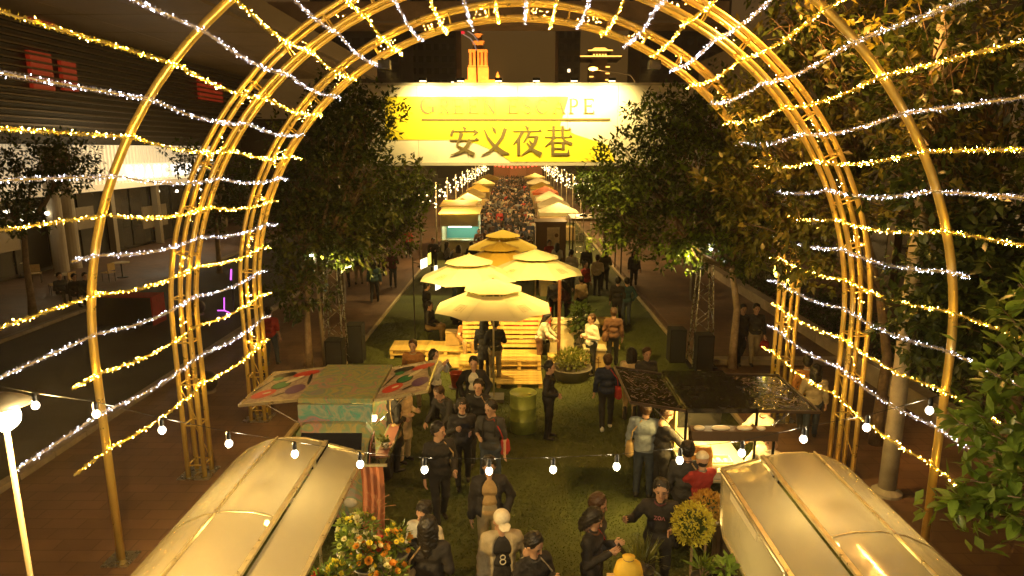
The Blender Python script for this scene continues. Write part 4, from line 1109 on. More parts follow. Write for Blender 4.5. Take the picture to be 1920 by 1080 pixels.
# ================================================================ pallets and seats
slat_m = MB().box((0, 0, 0), (1.2, .085, .022)).mesh('slat', wood)
run_m = MB().box((0, 0, 0), (.10, 1.0, .022)).mesh('runner', wood)
blk_m = MB().box((0, 0, 0), (.10, .12, .078)).mesh('block', wood)
def pallet(label, x, y, z=0., rz=0., upright=False):
    t = thing('pallet', label, 'pallet', (x, y, z), rz, 'pallets of the seating platform')
    if upright: t.rotation_euler = (R(80), 0, rz)
    for i in range(8):
        o = link('slat', slat_m, t); o.location = (0, -.455 + .13 * i, .133)
    for i in (-1, 0, 1):
        o = link('runner', run_m, t); o.location = (.55 * i, 0, .012)
        for j in (-1, 0, 1):
            o = link('block', blk_m, t); o.location = (.55 * i, .42 * j, .0645)
    for j in (-1, 0, 1):
        o = link('slat', slat_m, t); o.location = (0, .42 * j, .1115 - .008); o.scale = (1, 1, .7)
    return t
for a in [('flat pallet at the front right corner of the platform', .10, 17.0), ('bottom pallet of the triple stack behind the front right pallet', .10, 18.05), ('middle pallet of the triple stack behind the front right pallet', .10, 18.05, .146), ('top pallet of the triple stack behind the front right pallet', .10, 18.05, .292),
          ('flat pallet in front of the couple, left of the front right pallet', -.98, 17.1), ('flat pallet under the seated woman', -.98, 18.15), ('raised pallet topping the one under the seated woman', -.98, 18.15, .146, .03),
          ('flat pallet left of the couple at the platform edge', -2.02, 18.3, 0, .06), ('pallet on the floor behind left, below the tan cube', -2.05, 19.4), ('pallet stacked on the one by the tan cube', -2.05, 19.4, .146, -.05),
          ('outermost left pallet under the seated man', -3.15, 19.5, 0, .05), ('pallet stacked on the outermost left pallet', -3.15, 19.5, .146, .02), ('flat pallet at the right behind the leafy planter', 1.55, 18.7), ('flat pallet behind the white bar on the right', 2.6, 20.4, 0, .1), ('small stacked pallet far right beyond the bar', 2.75, 21.9, .3, 0)]:
    pallet(*a)
pallet('upright pallet backrest in front of the red board', .16, 18.85, .95, 0, True)
pallet('upright pallet backrest behind the couple', -.95, 18.95, .80, 0, True)
rbd = tag(MB().prism([(-.75, 0, 0), (.75, 0, 0), (.75, .12, .95), (-.75, .12, .95)], (0, .03, 0)).build('red_board', mat('red_cloth', (.42, .03, .02), .8, bump=.2), None), 'red cloth board behind the upright pallet backrest', 'board')
rbd.location = (.30, 19.25, .55)
boxm = mat('tan_box', (.62, .44, .18), .7, var=.12, vscale=6, bump=.1)
for lab, px, py, z, s, in (('tan wooden cube beside the seated woman', 848, 648, .3, .42), ('tan wooden cube behind the cream parasol pole on the left', 880, 618, .15, .5), ('tan crate on the right under the cream parasol', 1030, 556, 0, .8)):
    p = gp(px, py, z)
    t = thing('wooden_cube', lab, 'box', (p.x, p.y + s / 2, z), .06)
    MB().box((0, 0, s * .46), (s, s, s * .92)).build('body', boxm, t); MB().box((0, 0, s * .945), (s * 1.05, s * 1.05, s * .05)).build('lid', boxm, t)
def table(lab, x, y, w, d, h, colm, logo=False):
    t = thing('bar_counter', lab, 'counter', (x, y, 0))
    MB().box((0, 0, h), (w, d, .05)).build('top', colm, t); MB().box((0, -d / 2 + .05, h / 2), (w - .06, .03, h - .05)).build('front_panel', boxm if logo else colm, t)
    for s in (-1, 1): MB().box((s * (w / 2 - .04), 0, h / 2 - .02), (.04, d - .08, h - .05)).build('side', colm, t)
    if logo:
        mb = MB()
        for pts in ([(0, 1), (0, 0)], [(.3, 1), (.3, .2)], [(.3, 1), (.8, .7)], [(.5, .8), (.5, 0)], [(.8, 1), (.8, 0)], [(0, .5), (1, .5)]):
            ribbon(mb, pts, [.07] * 2, lambda a, b: Vector((-.16 + .32 * a, -d / 2 + .03, h / 2 - .15 + .32 * b)), (0, -.006, 0))
        mb.build('logo', mat('logo_brown', (.25, .13, .04), .6), t)
    return t
white_w = mat('cream_board', (.78, .68, .40), .6, var=.1)
table('long cream bar counter right of the red board', 1.75, 19.7, 1.5, .6, 1.0, white_w)
table('cream kiosk box printed with a brown square logo', 2.18, 17.75, .62, .5, .75, white_w, True)
table('low cream bench in the middle under the parasols', .75, 21.0, 1.3, .5, .55, white_w)
# small bits on the counters
for lab, x, y, z in (('small white cup on the long bar counter', 1.4, 19.6, 1.025), ('second white cup at the right end of the bar counter', 2.2, 19.65, 1.025), ('paper cup on the tan cube', -1.66, 18.95, .72)):
    t = tag(MB().lathe([(.03, 0), (.045, .11), (.04, .11), (.026, .008), (.001, .008)], 12).build('cup', mat('cup_white', (.8, .75, .6), .5), None, True), lab, 'cup'); t.location = (x, y, z)

# ---------------------------------------------------------------- drum, bucket, planters
p = gp(981, 818)
dr = thing('oil_drum', 'green painted steel drum standing alone on the turf', 'drum', (p.x, p.y + .3, 0))
MB().lathe([(.27, .012), (.288, .02), (.288, .28), (.30, .295), (.30, .315), (.288, .33), (.288, .57), (.30, .585), (.30, .605), (.288, .62), (.288, .87), (.297, .88), (.297, .90), (.275, .90), (.27, .885)], 32).build('shell', mat('drum_green', (.50, .56, .11), .45, var=.25, vscale=3, bump=.1), dr, True)
MB().lathe([(.001, .884), (.272, .884)], 32).build('lid', mat('drum_lid', (.55, .58, .14), .5, var=.3, vscale=6), dr)
MB().lathe([(.035, .886), (.035, .90), (.001, .902)], 12, (.13, -.08, 0)).build('bung', chrome, dr)
p = gp(857, 768)
bk2 = thing('red_bucket', 'red plastic bucket beside the crouching person', 'bucket', (p.x, p.y + .1, .55))
MB().lathe([(.12, 0), (.17, .34), (.18, .35), (.165, .35), (.115, .01)], 18).build('shell', mat('red_plastic', (.55, .06, .02), .4), bk2, True)
MB().tube([(-.17, 0, .33), (-.12, -.06, .43), (0, -.08, .47), (.12, -.06, .43), (.17, 0, .33)], .006, 6).build('handle', chrome, bk2)
stl = tag(MB().lathe([(.22, 0), (.22, .03), (.03, .06), (.03, .50), (.2, .53), (.2, .55)], 16).build('stool', mat('stool_dark', (.07, .05, .04), .5), None), 'dark round stool under the red bucket', 'stool'); stl.location = (p.x, p.y + .1, 0)
def plant(name, lab, x, y, pot, n, size, h, colm, upright=.9, leaf=(.16, .03), z0=0., stem=False):
    t = thing(name, lab, 'plant', (x, y, z0))
    pr, phh, pm = pot
    MB().lathe([(pr * .75, 0), (pr, phh * .95), (pr * 1.03, phh), (pr * .92, phh), (pr * .9, phh * .9), (.001, phh * .88)], 20).build('pot', pm, t, True)
    g2 = np.random.default_rng(int(abs(x * 100 + y * 10)))
    c = g2.normal(0, 1, (n, 3)); c /= np.linalg.norm(c, axis=1)[:, None]; rad = g2.random(n)[:, None] ** .5
    pos = np.array([0, 0, phh + h]) + c * rad * np.array(size)
    w = c * .8 + g2.normal(0, .5, (n, 3)) + np.array([0, 0, upright]); w /= np.linalg.norm(w, axis=1)[:, None]
    V = leaf_verts(pos, w, np.tile([[0, 0, 1.]], (n, 1)) + c * .6 + g2.normal(0, .3, (n, 3)), leaf[0] * g2.uniform(.6, 1.2, n), leaf[1] * g2.uniform(.7, 1.2, n))
    k = np.arange(n)[:, None] * 5
    stuff(link('foliage', npmesh('foliage', V.reshape(-1, 3), np.concatenate([k + np.array([[0, 3, 2, 1]]), k + np.array([[0, 4, 2, 3]])]), colm, False), t))
    mb = MB()
    for i in range(7):
        q = pos[i * (n // 8)]; mb.tube([(q[0] * .1, q[1] * .1, phh * .85), (q[0] * .5, q[1] * .5, (q[2] + phh) / 2), tuple(q)], [.014, .009, .004], 5)
    mb.build('stems', bark, t)
    return t
potg = mat('pot_grey', (.16, .14, .11), .7, var=.2); potb = mat('pot_black', (.03, .025, .02), .5)
p = gp(1074, 722); plant('planter', 'wide grey planter bowl of yellow green shrubs', p.x, p.y + .5, (.55, .34, potg), 900, (.48, .48, .26), .22, mat('leaf_lime', (.16, .18, .03), .5, var=.3, transl=.3), .7, (.13, .02))
p = gp(1020, 668); plant('potted_palm', 'potted palm in a dark pot left of the brown post', p.x, p.y + .2, (.2, .4, potb), 300, (.34, .34, .28), .35, leaf_m[1], .8, (.24, .025))
p = gp(1090, 672); plant('rubber_plant', 'tall dark broad-leaved potted plant right of the brown post', p.x, p.y + .2, (.22, .4, potb), 260, (.36, .36, .55), .75, leaf_m[0], .3, (.24, .07))
p = gp(1047, 690)
bp_ = thing('timber_post', 'reddish brown post standing in front of the bar counter', 'post', (p.x, p.y, 0))
MB().tube([(0, 0, .03), (0, 0, 2.55)], .05, 10).build('shaft', mat('post_brown', (.16, .06, .025), .6, bump=.2), bp_); MB().lathe([(.2, 0), (.2, .04), (.06, .06)], 14).build('foot', black, bp_)

# ---------------------------------------------------------------- speaker towers, poles, lit boards
def speaker_tower(lab, px, py, spk, side):
    p = gp(px, py)
    t = thing('truss_tower', lab, 'truss', (p.x, p.y, 0))
    h = 3.7
    def leg(i, j, z): f = z / h; return Vector((i * (.30 - .16 * f), j * (.30 - .16 * f), z))
    for i in (-1, 1):
        for j in (-1, 1):
            MB().tube([leg(i, j, 0), leg(i, j, h)], .020, 6).build('leg', steel, t)
    for k in range(9):
        z0, z1 = .2 + k * .39, .2 + (k + 1) * .39
        for a, b in (((-1, -1), (1, -1)), ((1, -1), (1, 1)), ((1, 1), (-1, 1)), ((-1, 1), (-1, -1))):
            q = (a, b) if k % 2 else (b, a)
            MB().tube([leg(*q[0], z0), leg(*q[1], z1)], .009, 5).build('brace', steel, t)
    MB().box((0, 0, .02), (.8, .8, .03)).build('base_plate', black, t)
    top = plant('climbing_plant', 'lit leafy plant topping the ' + ('left' if side < 0 else 'right') + ' speaker tower', p.x, p.y - .1, (.12, .2, potb), 160, (.22, .22, .28), .15, leaf_m[2], .2, (.14, .04), h - .55)
    for k, (dx, dy, sh) in enumerate(spk):
        s = thing('loudspeaker', ('tall' if k == 0 else 'rear') + ' black loudspeaker at the foot of the ' + ('left' if side < 0 else 'right') + ' truss tower', 'loudspeaker', (p.x + dx, p.y + dy, 0))
        MB().box((0, 0, sh / 2), (.46, .46, sh)).build('cabinet', mat('speaker_black', (.015, .015, .015), .7, bump=.2, bscale=90), s)
        MB().box((0, -.235, sh / 2), (.40, .012, sh - .08)).build('grille', mat('grille_black', (.03, .03, .03), .5), s)
        MB().box((.235, 0, sh * .7), (.012, .12, .05)).build('handle', black, s)
    return t, p
lt, lpz = speaker_tower('slender silver truss tower on the left pavement', 632, 688, [(.45, .5, 1.15), (.10, -.42, .95)], -1)
rt, rpz = speaker_tower('slender silver truss tower on the right pavement', 1312, 684, [(-.05, -.45, 1.05), (-.62, .35, 1.0)], 1)
p = gp(612, 692)
wp = thing('floodlight_pole', 'leaning timber pole with a small white spotlight beside the left truss tower', 'pole', (p.x, p.y - .1, 0))
MB().tube([(0, 0, 0), (-.12, 0, 3.65)], [.055, .045], 10).build('pole', mat('timber_grey', (.28, .22, .14), .8, bump=.4), wp, True)
MB().lathe([(.05, -.08), (.07, .06), (.03, .09)], 12, (-.16, -.12, 3.4)).build('housing', chrome, wp)
MB().ball((-.16, -.13, 3.31), .045).build('lens', glowm('spot_lens', (1, .95, .8), 25, False), wp)
# timber board and lit boxes left of the parasols
p = gp(779, 655)
bp2 = thing('board_stand', 'thin dark stand with lit white and yellow boards left of the parasols', 'sign', (p.x, p.y, 0))
MB().tube([(0, 0, 0), (0, 0, 2.9)], .02, 8).build('post', black, bp2); MB().box((0, 0, .02), (.4, .4, .03)).build('foot', black, bp2)
MB().tube([(0, 0, 2.75), (.9, .15, 2.5)], .012, 6).build('arm', black, bp2)
def board(px0, py0, px1, py1, m, slant):
    a, b = at(px0, py0, p.y) - p, at(px1, py1, p.y) - p
    MB().prism([(a.x, 0, a.z - slant), (b.x, 0, a.z), (b.x, 0, b.z + slant), (a.x, 0, b.z)], (0, .05, 0)).build('lit_board', m, bp2)
wb, yb = glowm('board_white', (1, .85, .5), 1.6, False), glowm('board_yellow', (1, .8, .08), 1.2, False)
board(788, 483, 801, 505, wb, .08); board(802, 474, 808, 497, yb, .04); board(814, 498, 820, 516, wb, .02); board(816, 527, 826, 545, wb, .08)
# yellow lit hoop sign behind the right leg of the rear arch
p = at(1470, 500, 15.6)
hs = thing('neon_sign', 'yellow lit ring shaped sign behind the rear arch on the right', 'sign', (p.x, p.y, 0))
MB().tube([(0, 0, 0), (0, 0, p.z + .3)], .03, 8).build('post', black, hs)
ring = [(math.cos(a) * .24, -.06, p.z + math.sin(a) * .34) for a in np.linspace(R(150), R(390), 14)]
for seg in (ring[1:5], ring[6:9], ring[11:13]):
    MB().tube(seg, [.035] * len(seg), 8).build('tube', glowm('neon_yellow', (1, .72, .08), 5, False), hs)
# purple neon figure by the left road
p = gp(421, 588)
nf = thing('neon_stand', 'small purple neon stand by the road on the left', 'sign', (p.x, p.y, 0))
nm_ = glowm('neon_purple', (.75, .12, 1), .8, False)
MB().tube([(-.25, 0, .12), (0, 0, .12), (.22, -.05, .05)], .022, 6).build('tube', nm_, nf); MB().tube([(0, 0, .12), (.04, 0, .62)], .022, 6).build('tube', nm_, nf)
MB().tube([(.35, 0, 1.3), (.4, 0, 1.7)], .03, 6).build('tube', nm_, nf); MB().tube([(.37, .05, 0), (.37, .05, 1.75)], .03, 6).build('post', black, nf)
# grey lamp column at the right, unseen sodium heads added above for their light
p = gp(1662, 925)
lc = thing('lamp_column', 'tall grey street lamp column right of the tunnel', 'street lamp', (p.x, p.y, 0))
MB().tube([(0, 0, 0), (0, 0, 1.2), (0, 0, 9.4)], [.15, .14, .10], 14).build('column', mat('column_grey', (.36, .32, .25), .6, .2, var=.2), lc, True)
MB().lathe([(.26, 0), (.26, .05), (.16, .12)], 14).build('base', MATS['column_grey'], lc)
for s in (-1, 1):
    MB().tube([(0, 0, 9.2), (s * .7, 0, 9.6), (s * 1.7, 0, 9.7)], .05, 8).build('arm', MATS['column_grey'], lc)
    MB().ball((s * 1.9, 0, 9.66), (.4, .16, .09)).build('lamp_head', glowm('added_sodium_head', (1, .55, .12), 14, False), lc, True)
    lamp('added_column_light', 'SPOT', (p.x + s * 1.9, p.y, 9.5), 620 if s < 0 else 110, (1, .44, .09), .15, aim=(p.x + s * 2.4, p.y + .6, 0), angle=150, blend=.8)
# lights on the two truss towers that rake the parasols and pallets
lamp('tower_spot', 'SPOT', (lpz.x - .15, lpz.y - .45, 3.3), 420, (1, .70, .24), .06, aim=(-.2, 17.6, 1.0), angle=75, blend=.8)
lamp('tower_spot', 'SPOT', (rpz.x, rpz.y - .5, 3.5), 380, (1, .70, .24), .06, aim=(.2, 17.6, 1.0), angle=75, blend=.8)
for q, s in ((rpz, 1),):
    f = thing('spotlight', 'small spotlight on the right truss tower', 'spotlight', (q.x, q.y - .40, 3.5))
    MB().lathe([(.05, -.06), (.07, .06), (.03, .09)], 12).build('housing', chrome, f); MB().ball((0, -.02, -.06), .04).build('lens', MATS['spot_lens'], f)
# ================================================================ people
def snet(d, o, h):
    nx, ny, nz = d.shape
    cor = [(i, j, k) for i in (0, 1) for j in (0, 1) for k in (0, 1)]
    cs = [d[i:nx - 1 + i, j:ny - 1 + j, k:nz - 1 + k] for i, j, k in cor]
    cnt = sum((c < 0).astype(np.int8) for c in cs)
    act = (cnt > 0) & (cnt < 8)
    idx = np.argwhere(act); n = len(idx)
    vid = np.full(act.shape, -1, np.int64); vid[act] = np.arange(n)
    vals = [c[act] for c in cs]
    pos = np.zeros((n, 3)); w = np.zeros((n, 1))
    for a in range(8):
        for b in range(a + 1, 8):
            df = np.array(cor[b]) - np.array(cor[a])
            if np.abs(df).sum() != 1: continue
            m = (vals[a] < 0) != (vals[b] < 0)
            t = vals[a][m] / (vals[a][m] - vals[b][m])
            pos[m] += np.array(cor[a]) + df * t[:, None]; w[m] += 1
    V = (pos / w + idx) * h + np.array(o)
    F = []
    s = d < 0
    for ax in range(3):
        u, v = (ax + 1) % 3, (ax + 2) % 3
        sl0 = [slice(1, -1)] * 3; sl1 = [slice(1, -1)] * 3
        sl0[ax] = slice(0, -1); sl1[ax] = slice(1, None)
        a, b = s[tuple(sl0)], s[tuple(sl1)]
        e = np.argwhere(a != b)
        if not len(e): continue
        fl = a[a != b]
        e = e + np.array([0 if i == ax else 1 for i in range(3)])
        q = []
        for du, dv in ((-1, -1), (0, -1), (0, 0), (-1, 0)):
            c = e.copy(); c[:, u] += du; c[:, v] += dv
            q.append(vid[c[:, 0], c[:, 1], c[:, 2]])
        q = np.stack(q, 1)
        q[~fl] = q[~fl][:, ::-1]
        F.append(q)
    return V, np.concatenate(F)
def mesh_sdf(prims, h, k=.03, cuts=(), noise=0., subs=(), nf=1.):
    # prims: (a, b, ra, rb[, squash]) tapered capsules, smoothly joined
    lo = np.min([np.minimum(p[0], p[1]) - max(p[2], p[3]) for p in prims], 0) - 2.2 * h - noise
    hi = np.max([np.maximum(p[0], p[1]) + max(p[2], p[3]) for p in prims], 0) + 2.2 * h + noise
    n = np.ceil((hi - lo) / h).astype(int) + 1
    G = np.stack(np.meshgrid(*[lo[i] + h * np.arange(n[i]) for i in range(3)], indexing='ij'), -1)
    d = None
    def seg(a, b, ra, rb):
        a, b = np.array(a, float), np.array(b, float)
        ab = b - a; L = max(ab @ ab, 1e-9)
        t = np.clip(((G - a) @ ab) / L, 0, 1)
        q = G - a - t[..., None] * ab
        return np.sqrt((q * q).sum(-1)) - (ra + (rb - ra) * t)
    for p in prims:
        s = seg(*p[:4])
        if d is None: d = s
        else:
            hh = np.clip(.5 + .5 * (d - s) / k, 0, 1)
            d = s * hh + d * (1 - hh) - k * hh * (1 - hh)
    if noise:
        d = d + noise * (np.sin(nf * (G[..., 2] * 37 + G[..., 0] * 13)) * np.sin(nf * (G[..., 0] * 23 + G[..., 2] * 17)) + np.sin(nf * (G[..., 1] * 29 + G[..., 2] * 41)) * .6)
    for p in subs: d = np.maximum(d, -seg(*p))
    for nrm, off in cuts: d = np.maximum(d, (G @ np.array(nrm)) - off + (noise * 1.6 * np.sin(G[..., 0] * 210 + G[..., 1] * 90) if nf > 1 else 0))      # keep n.x < off
    return snet(d, lo, h)
ARMS = {'down': ((.05, .02, -.28), (.07, -.05, -.52)), 'bent': ((.07, .03, -.27), (-.04, -.20, -.24)), 'phone': ((.06, -.02, -.27), (-.06, -.26, -.12)),
        'photo': ((.08, -.17, -.19), (-.08, -.30, .04)), 'clasp': ((.08, .03, -.27), (-.15, -.17, -.36)), 'fist': ((.16, .0, -.24), (.24, -.20, -.14)),
        'reach': ((.04, -.20, -.20), (.0, -.42, -.26)), 'pocket': ((.13, .07, -.26), (.05, -.05, -.46)), 'lap': ((.06, -.02, -.28), (-.02, -.24, -.36)), 'hug': ((.10, -.18, -.14), (-.18, -.34, -.12))}
LEGS = {'stand': (((.10, -.01, .48), (.11, .02, .08)), ((.10, -.01, .48), (.11, .02, .08))), 'walk': (((.10, -.14, .50), (.10, -.22, .085)), ((.10, .04, .48), (.10, .26, .15))),
        'stride': (((.10, -.10, .49), (.10, -.14, .085)), ((.10, .02, .48), (.10, .16, .11))), 'sit': (((.13, -.42, .50), (.13, -.44, .08)), ((.12, -.41, .49), (.11, -.38, .08)))}
skin_m = mat('skin', (.52, .31, .20), .5, var=.08, vscale=12)
eye_m = mat('eye_dark', (.02, .015, .012), .3); lip_m = mat('lip', (.40, .14, .11), .45)
hair_m = mat('hair_black', (.014, .011, .009), .42, bump=.5, bscale=60); hair_b = mat('hair_brown', (.06, .028, .012), .45, bump=.5, bscale=60)
shoe_d = mat('shoe_dark', (.03, .025, .02), .5); shoe_w = mat('shoe_white', (.7, .66, .55), .5)
def cloth(name, c): return mat('cloth_' + name, c, .82, var=.22, vscale=8, bump=.8, bscale=17)
CL = {k: cloth(k, v) for k, v in {'black': (.024, .021, .02), 'navy': (.014, .022, .055), 'charcoal': (.045, .043, .042), 'white': (.74, .68, .52), 'cream': (.66, .50, .28), 'grey': (.22, .22, .22), 'bluegrey': (.24, .28, .32), 'tan': (.42, .28, .12), 'khaki': (.34, .27, .15), 'brown': (.13, .06, .03), 'red': (.36, .03, .025), 'denim': (.05, .065, .09), 'olive': (.09, .08, .03), 'stripe': (.07, .065, .06), 'orange': (.44, .20, .06), 'teal': (.04, .09, .10), 'beige': (.44, .37, .24), 'plum': (.12, .04, .05)}.items()}
# one relaxed hand and one fist, reused
def hand_mesh(curl):
    pr = [((0, 0, 0), (0, 0, -.05), .022, .026), ((-.018, 0, -.03), (-.024, 0, -.085), .018, .017), ((.018, 0, -.03), (.024, 0, -.085), .018, .017)]
    for i, (x, L) in enumerate(((-.030, .062), (-.010, .075), (.010, .070), (.029, .052))):
        a = np.array([x, 0, -.088]); b1 = a + np.array([x * .12, -L * .55 * math.sin(curl * .6), -L * .55 * math.cos(curl * .6)])
        b2 = b1 + np.array([0, -L * .5 * math.sin(curl * 1.5), -L * .5 * math.cos(curl * 1.5)])
        pr += [(a, b1, .0092, .0085), (b1, b2, .0085, .0072)]
    pr += [((-.026, -.005, -.035), (-.052, -.022, -.062), .0125, .010), ((-.052, -.022, -.062), (-.050, -.036, -.092), .010, .008)]
    return mesh_sdf([tuple(np.array(q) if i < 2 else q for i, q in enumerate(p)) for p in pr], .0058, .006)
HANDS = {'open': hand_mesh(.45), 'fist': hand_mesh(1.75)}
def head_mesh(h):
    A = np.array
    pr = [(A([0, .012, .02]), A([0, .005, .045]), .083, .083), (A([0, -.020, -.03]), A([0, -.035, -.075]), .062, .042), (A([0, .03, .03]), A([0, .035, .0]), .072, .06),
          (A([0, -.088, .012]), A([0, -.104, -.022]), .008, .014), (A([.078, .01, -.005]), A([.080, .014, -.03]), .014, .010), (A([-.078, .01, -.005]), A([-.080, .014, -.03]), .014, .010),
          (A([.022, -.072, .020]), A([.045, -.062, .020]), .010, .010), (A([-.022, -.072, .020]), A([-.045, -.062, .020]), .010, .010), (A([0, .02, -.06]), A([0, .03, -.15]), .052, .055)]
    return mesh_sdf(pr, h, .022, subs=[(A([.032, -.088, .003]), A([.034, -.088, .003]), .012, .012), (A([-.032, -.088, .003]), A([-.034, -.088, .003]), .012, .012)])
HEADS = {.010: head_mesh(.010), .016: head_mesh(.016)}
def face_bits():
    mb = MB()
    for s in (-1, 1):
        mb.ball((s * .032, -.080, .003), (.012, .007, .006), 8, 5, 1)
        mb.bar((s * .018, -.090, .026), (s * .050, -.078, .024), .006, .006, 1)
    mb.ball((0, -.083, -.052), (.022, .008, .0065), 8, 5, 2)
    return mb
FACE = face_bits()
PN = 0
def person(label, head_px, h=1.68, face=0., top='black', pants='black', hair='short', arms=('down', 'down'), legs='stand', lean=0., nod=0., turn=0., res=.019, sleeve=1., hem=-.06, coat=None, hcol=None,
           shoe='d', fit=1., groundz=0., extra=None, group='people in the night market', pos=None, open_front=None, hand=('open', 'open'), skirt=None, base=None, bare=False):
    s = h / 1.7
    sit = legs == 'sit'
    hh = h - (.43 * s if sit else 0) - (.45 * math.sin(abs(lean)) ** 2 * s + .0)
    if pos is None: pos = gp(head_px[0], head_px[1], groundz + hh - .01)
    A = lambda *v: np.array(v, float) * s
    t = thing('person', label, 'person', (pos[0], pos[1], groundz), R(face), group)
    pel = A(0, 0, .47 if sit else .93)
    cl, sl = math.cos(lean), math.sin(lean)
    up = np.array([0, -sl, cl]); fw = np.array([0, -cl, -sl])
    def tr(v):                                  # torso-local (x, forward as -y, z) above the pelvis
        v = np.array(v, float) * s
        return pel + np.array([v[0], 0, 0]) + up * v[2] - fw * v[1]
    tl = .50                                    # pelvis to shoulders
    f = fit
    hips = [A(-.09, 0, .47 if sit else .90), A(.09, 0, .47 if sit else .90)]
    sh = {-1: tr((-.188 * f, .0, tl - .06)), 1: tr((.188 * f, .0, tl - .06))}
    kn, an, el, wr = {}, {}, {}, {}
    for i, sd in enumerate((-1, 1)):
        K, Nn = LEGS[legs][i]
        kn[sd] = A(K[0] * sd, K[1], K[2]); an[sd] = A(Nn[0] * sd, Nn[1], Nn[2])
        E, W = ARMS[arms[i]]
        el[sd] = sh[sd] + (tr((E[0] * sd, E[1], E[2])) - pel); wr[sd] = sh[sd] + (tr((W[0] * sd, W[1], W[2])) - pel)
        if lean > .3 and arms[i] == 'down': el[sd] = sh[sd] + A(.03 * sd, -.06, -.27); wr[sd] = sh[sd] + A(.03 * sd, -.16, -.48)
    neck = tr((0, .0, tl)); hc = tr((0, -.02, tl + .165))
    def torso(g):
        return [(tr((-.055, 0, .0)), tr((.055, 0, .0)), (.115 + g) * s * f, (.115 + g) * s * f), (tr((-.045, 0, .16)), tr((.045, 0, .16)), (.100 + g) * s * f, (.100 + g) * s * f),
                (tr((-.085, 0, .34)), tr((.085, 0, .34)), (.098 + g) * s * f, (.098 + g) * s * f), (tr((-.125, .01, tl - .075)), tr((.125, .01, tl - .075)), (.062 + g) * s * f, (.062 + g) * s * f), (tr((0, 0, tl - .1)), neck, (.07 + g * .6) * s, (.05 + g * .4) * s)]
    def legp(g, e=1.):
        o = []
        for i, sd in enumerate((-1, 1)):
            o += [(hips[i], kn[sd], (.082 + g) * s * f, (.054 + g) * s), (kn[sd], kn[sd] + (an[sd] - kn[sd]) * e, (.054 + g) * s, (.040 + g) * s)]
        return o
    def armp(g, e=1.):
        o = []
        for sd in (-1, 1):
            o += [(sh[sd], el[sd], (.048 + g) * s, (.038 + g) * s)]
            if e > .5: o += [(el[sd], el[sd] + (wr[sd] - el[sd]) * ((e - .5) * 2), (.038 + g) * s, (.029 + g) * s)]
        return o
    body = torso(-.012) + legp(-.004) + armp(-.002) + [(neck - up * .05, hc - up * .05 * s, .05 * s, .05 * s)]
    V, F = mesh_sdf(body, .024 if res < .025 else .04, .03)
    # head, face and hands join the same body mesh
    hr = .016 if res > .018 else .010
    Mh = Matrix.Translation(Vector(hc)) @ Matrix.Rotation(R(turn), 4, 'Z') @ Matrix.Rotation(nod + lean, 4, 'X') @ Matrix.Scale(s * 1.10, 4)
    M3 = np.array(Mh.to_3x3()); Mt = np.array(Mh.translation)
    Vs, Fs, Ms = [V], [F], [np.zeros(len(F), int)]
    def addm(v, fq, m=0):
        o = sum(len(x) for x in Vs); Vs.append(v); Fs.append(fq + o); Ms.append(np.full(len(fq), m) if np.isscalar(m) else m)
    hv, hf = HEADS[hr]; addm(hv @ M3.T + Mt, hf)
    addm(np.array(FACE.v) @ M3.T + Mt, np.array(FACE.f), np.array(FACE.m))
    for i, sd in enumerate((-1, 1)):
        d = wr[sd] - el[sd]; d /= np.linalg.norm(d)
        z = -d; x = np.array([float(sd), 0, 0]) - z * z[0] * sd; x /= np.linalg.norm(x) + 1e-9
        # thumbs forward: palm normal points inwards
        y = np.cross(z, x)
        Rm = np.stack([y * (1 if sd > 0 else 1), x * sd * -1, z], 1)
        v, fq = HANDS[hand[i]]
        v = v * np.array([sd if False else 1, 1, 1])
        addm((v * s) @ Rm.T + wr[sd], fq if np.linalg.det(Rm) > 0 else fq[:, ::-1])
    link('body', npmesh('body', np.concatenate(Vs), np.concatenate(Fs), [skin_m, eye_m, lip_m], True, np.concatenate(Ms)), t)
    # trousers / skirt
    if pants:
        pp = legp(.014 if not bare else .006, .96) + [(hips[0], hips[1], .118 * s * f, .118 * s * f), (pel + A(-.05, 0, .05), pel + A(.05, 0, .05), .118 * s * f, .118 * s * f)]
        V, F = mesh_sdf(pp, res, .03, noise=.003); link('trousers', npmesh('trousers', V, F, CL[pants]), t)
    for sd in (-1, 1):
        a = an[sd]; 
        V, F = mesh_sdf([(a + A(0, .03, -.03), a + A(0, -.13, -.045), .040 * s, .034 * s), (a + A(0, .02, -.02), a + A(0, .0, .04 if shoe != 'boot' else .24), .045 * s, .044 * s)], .016, .02, cuts=[((0, 0, -1), -(a[2] - .078 * s))])
        link('shoe', npmesh('shoe', V, F, shoe_w if shoe == 'w' else shoe_d), t)
    # top
    tp = torso(.022 if not open_front else .010) + armp(.019, sleeve)
    if coat:
        if not sit: tp += [(pel + up * .1 * s, A(0, 0, coat), .13 * s * f, .17 * s), (A(-.07, 0, .8), A(-.09, 0, coat), .11 * s, .12 * s), (A(.07, 0, .8), A(.09, 0, coat), .11 * s, .12 * s)]
    cuts = [(tuple(-up), -float(up @ (pel + up * hem * s)))] if not coat else [((0, 0, -1), -coat * s)]
    V, F = mesh_sdf(tp, res, .03, cuts=cuts, noise=.0055); ob = link('top', npmesh('top', V, F, CL[open_front[0]] if open_front else CL[top]), t)
    if open_front:
        tp = torso(.034) + armp(.027, sleeve)
        V, F = mesh_sdf(tp, res, .03, cuts=[(tuple(-up), -float(up @ (pel + up * (hem - .04) * s)))], noise=.004,
                        subs=[(tr((0, -.165, tl + .12)), tr((0, -.20, -.4)), .125 * s, .145 * s)])
        link('jacket', npmesh('jacket', V, F, CL[top]), t)
    # hair
    hm_ = hair_b if hcol == 'b' else hair_m
    def H(*v): return np.array(Mh @ Vector(v))
    k1 = s * 1.10
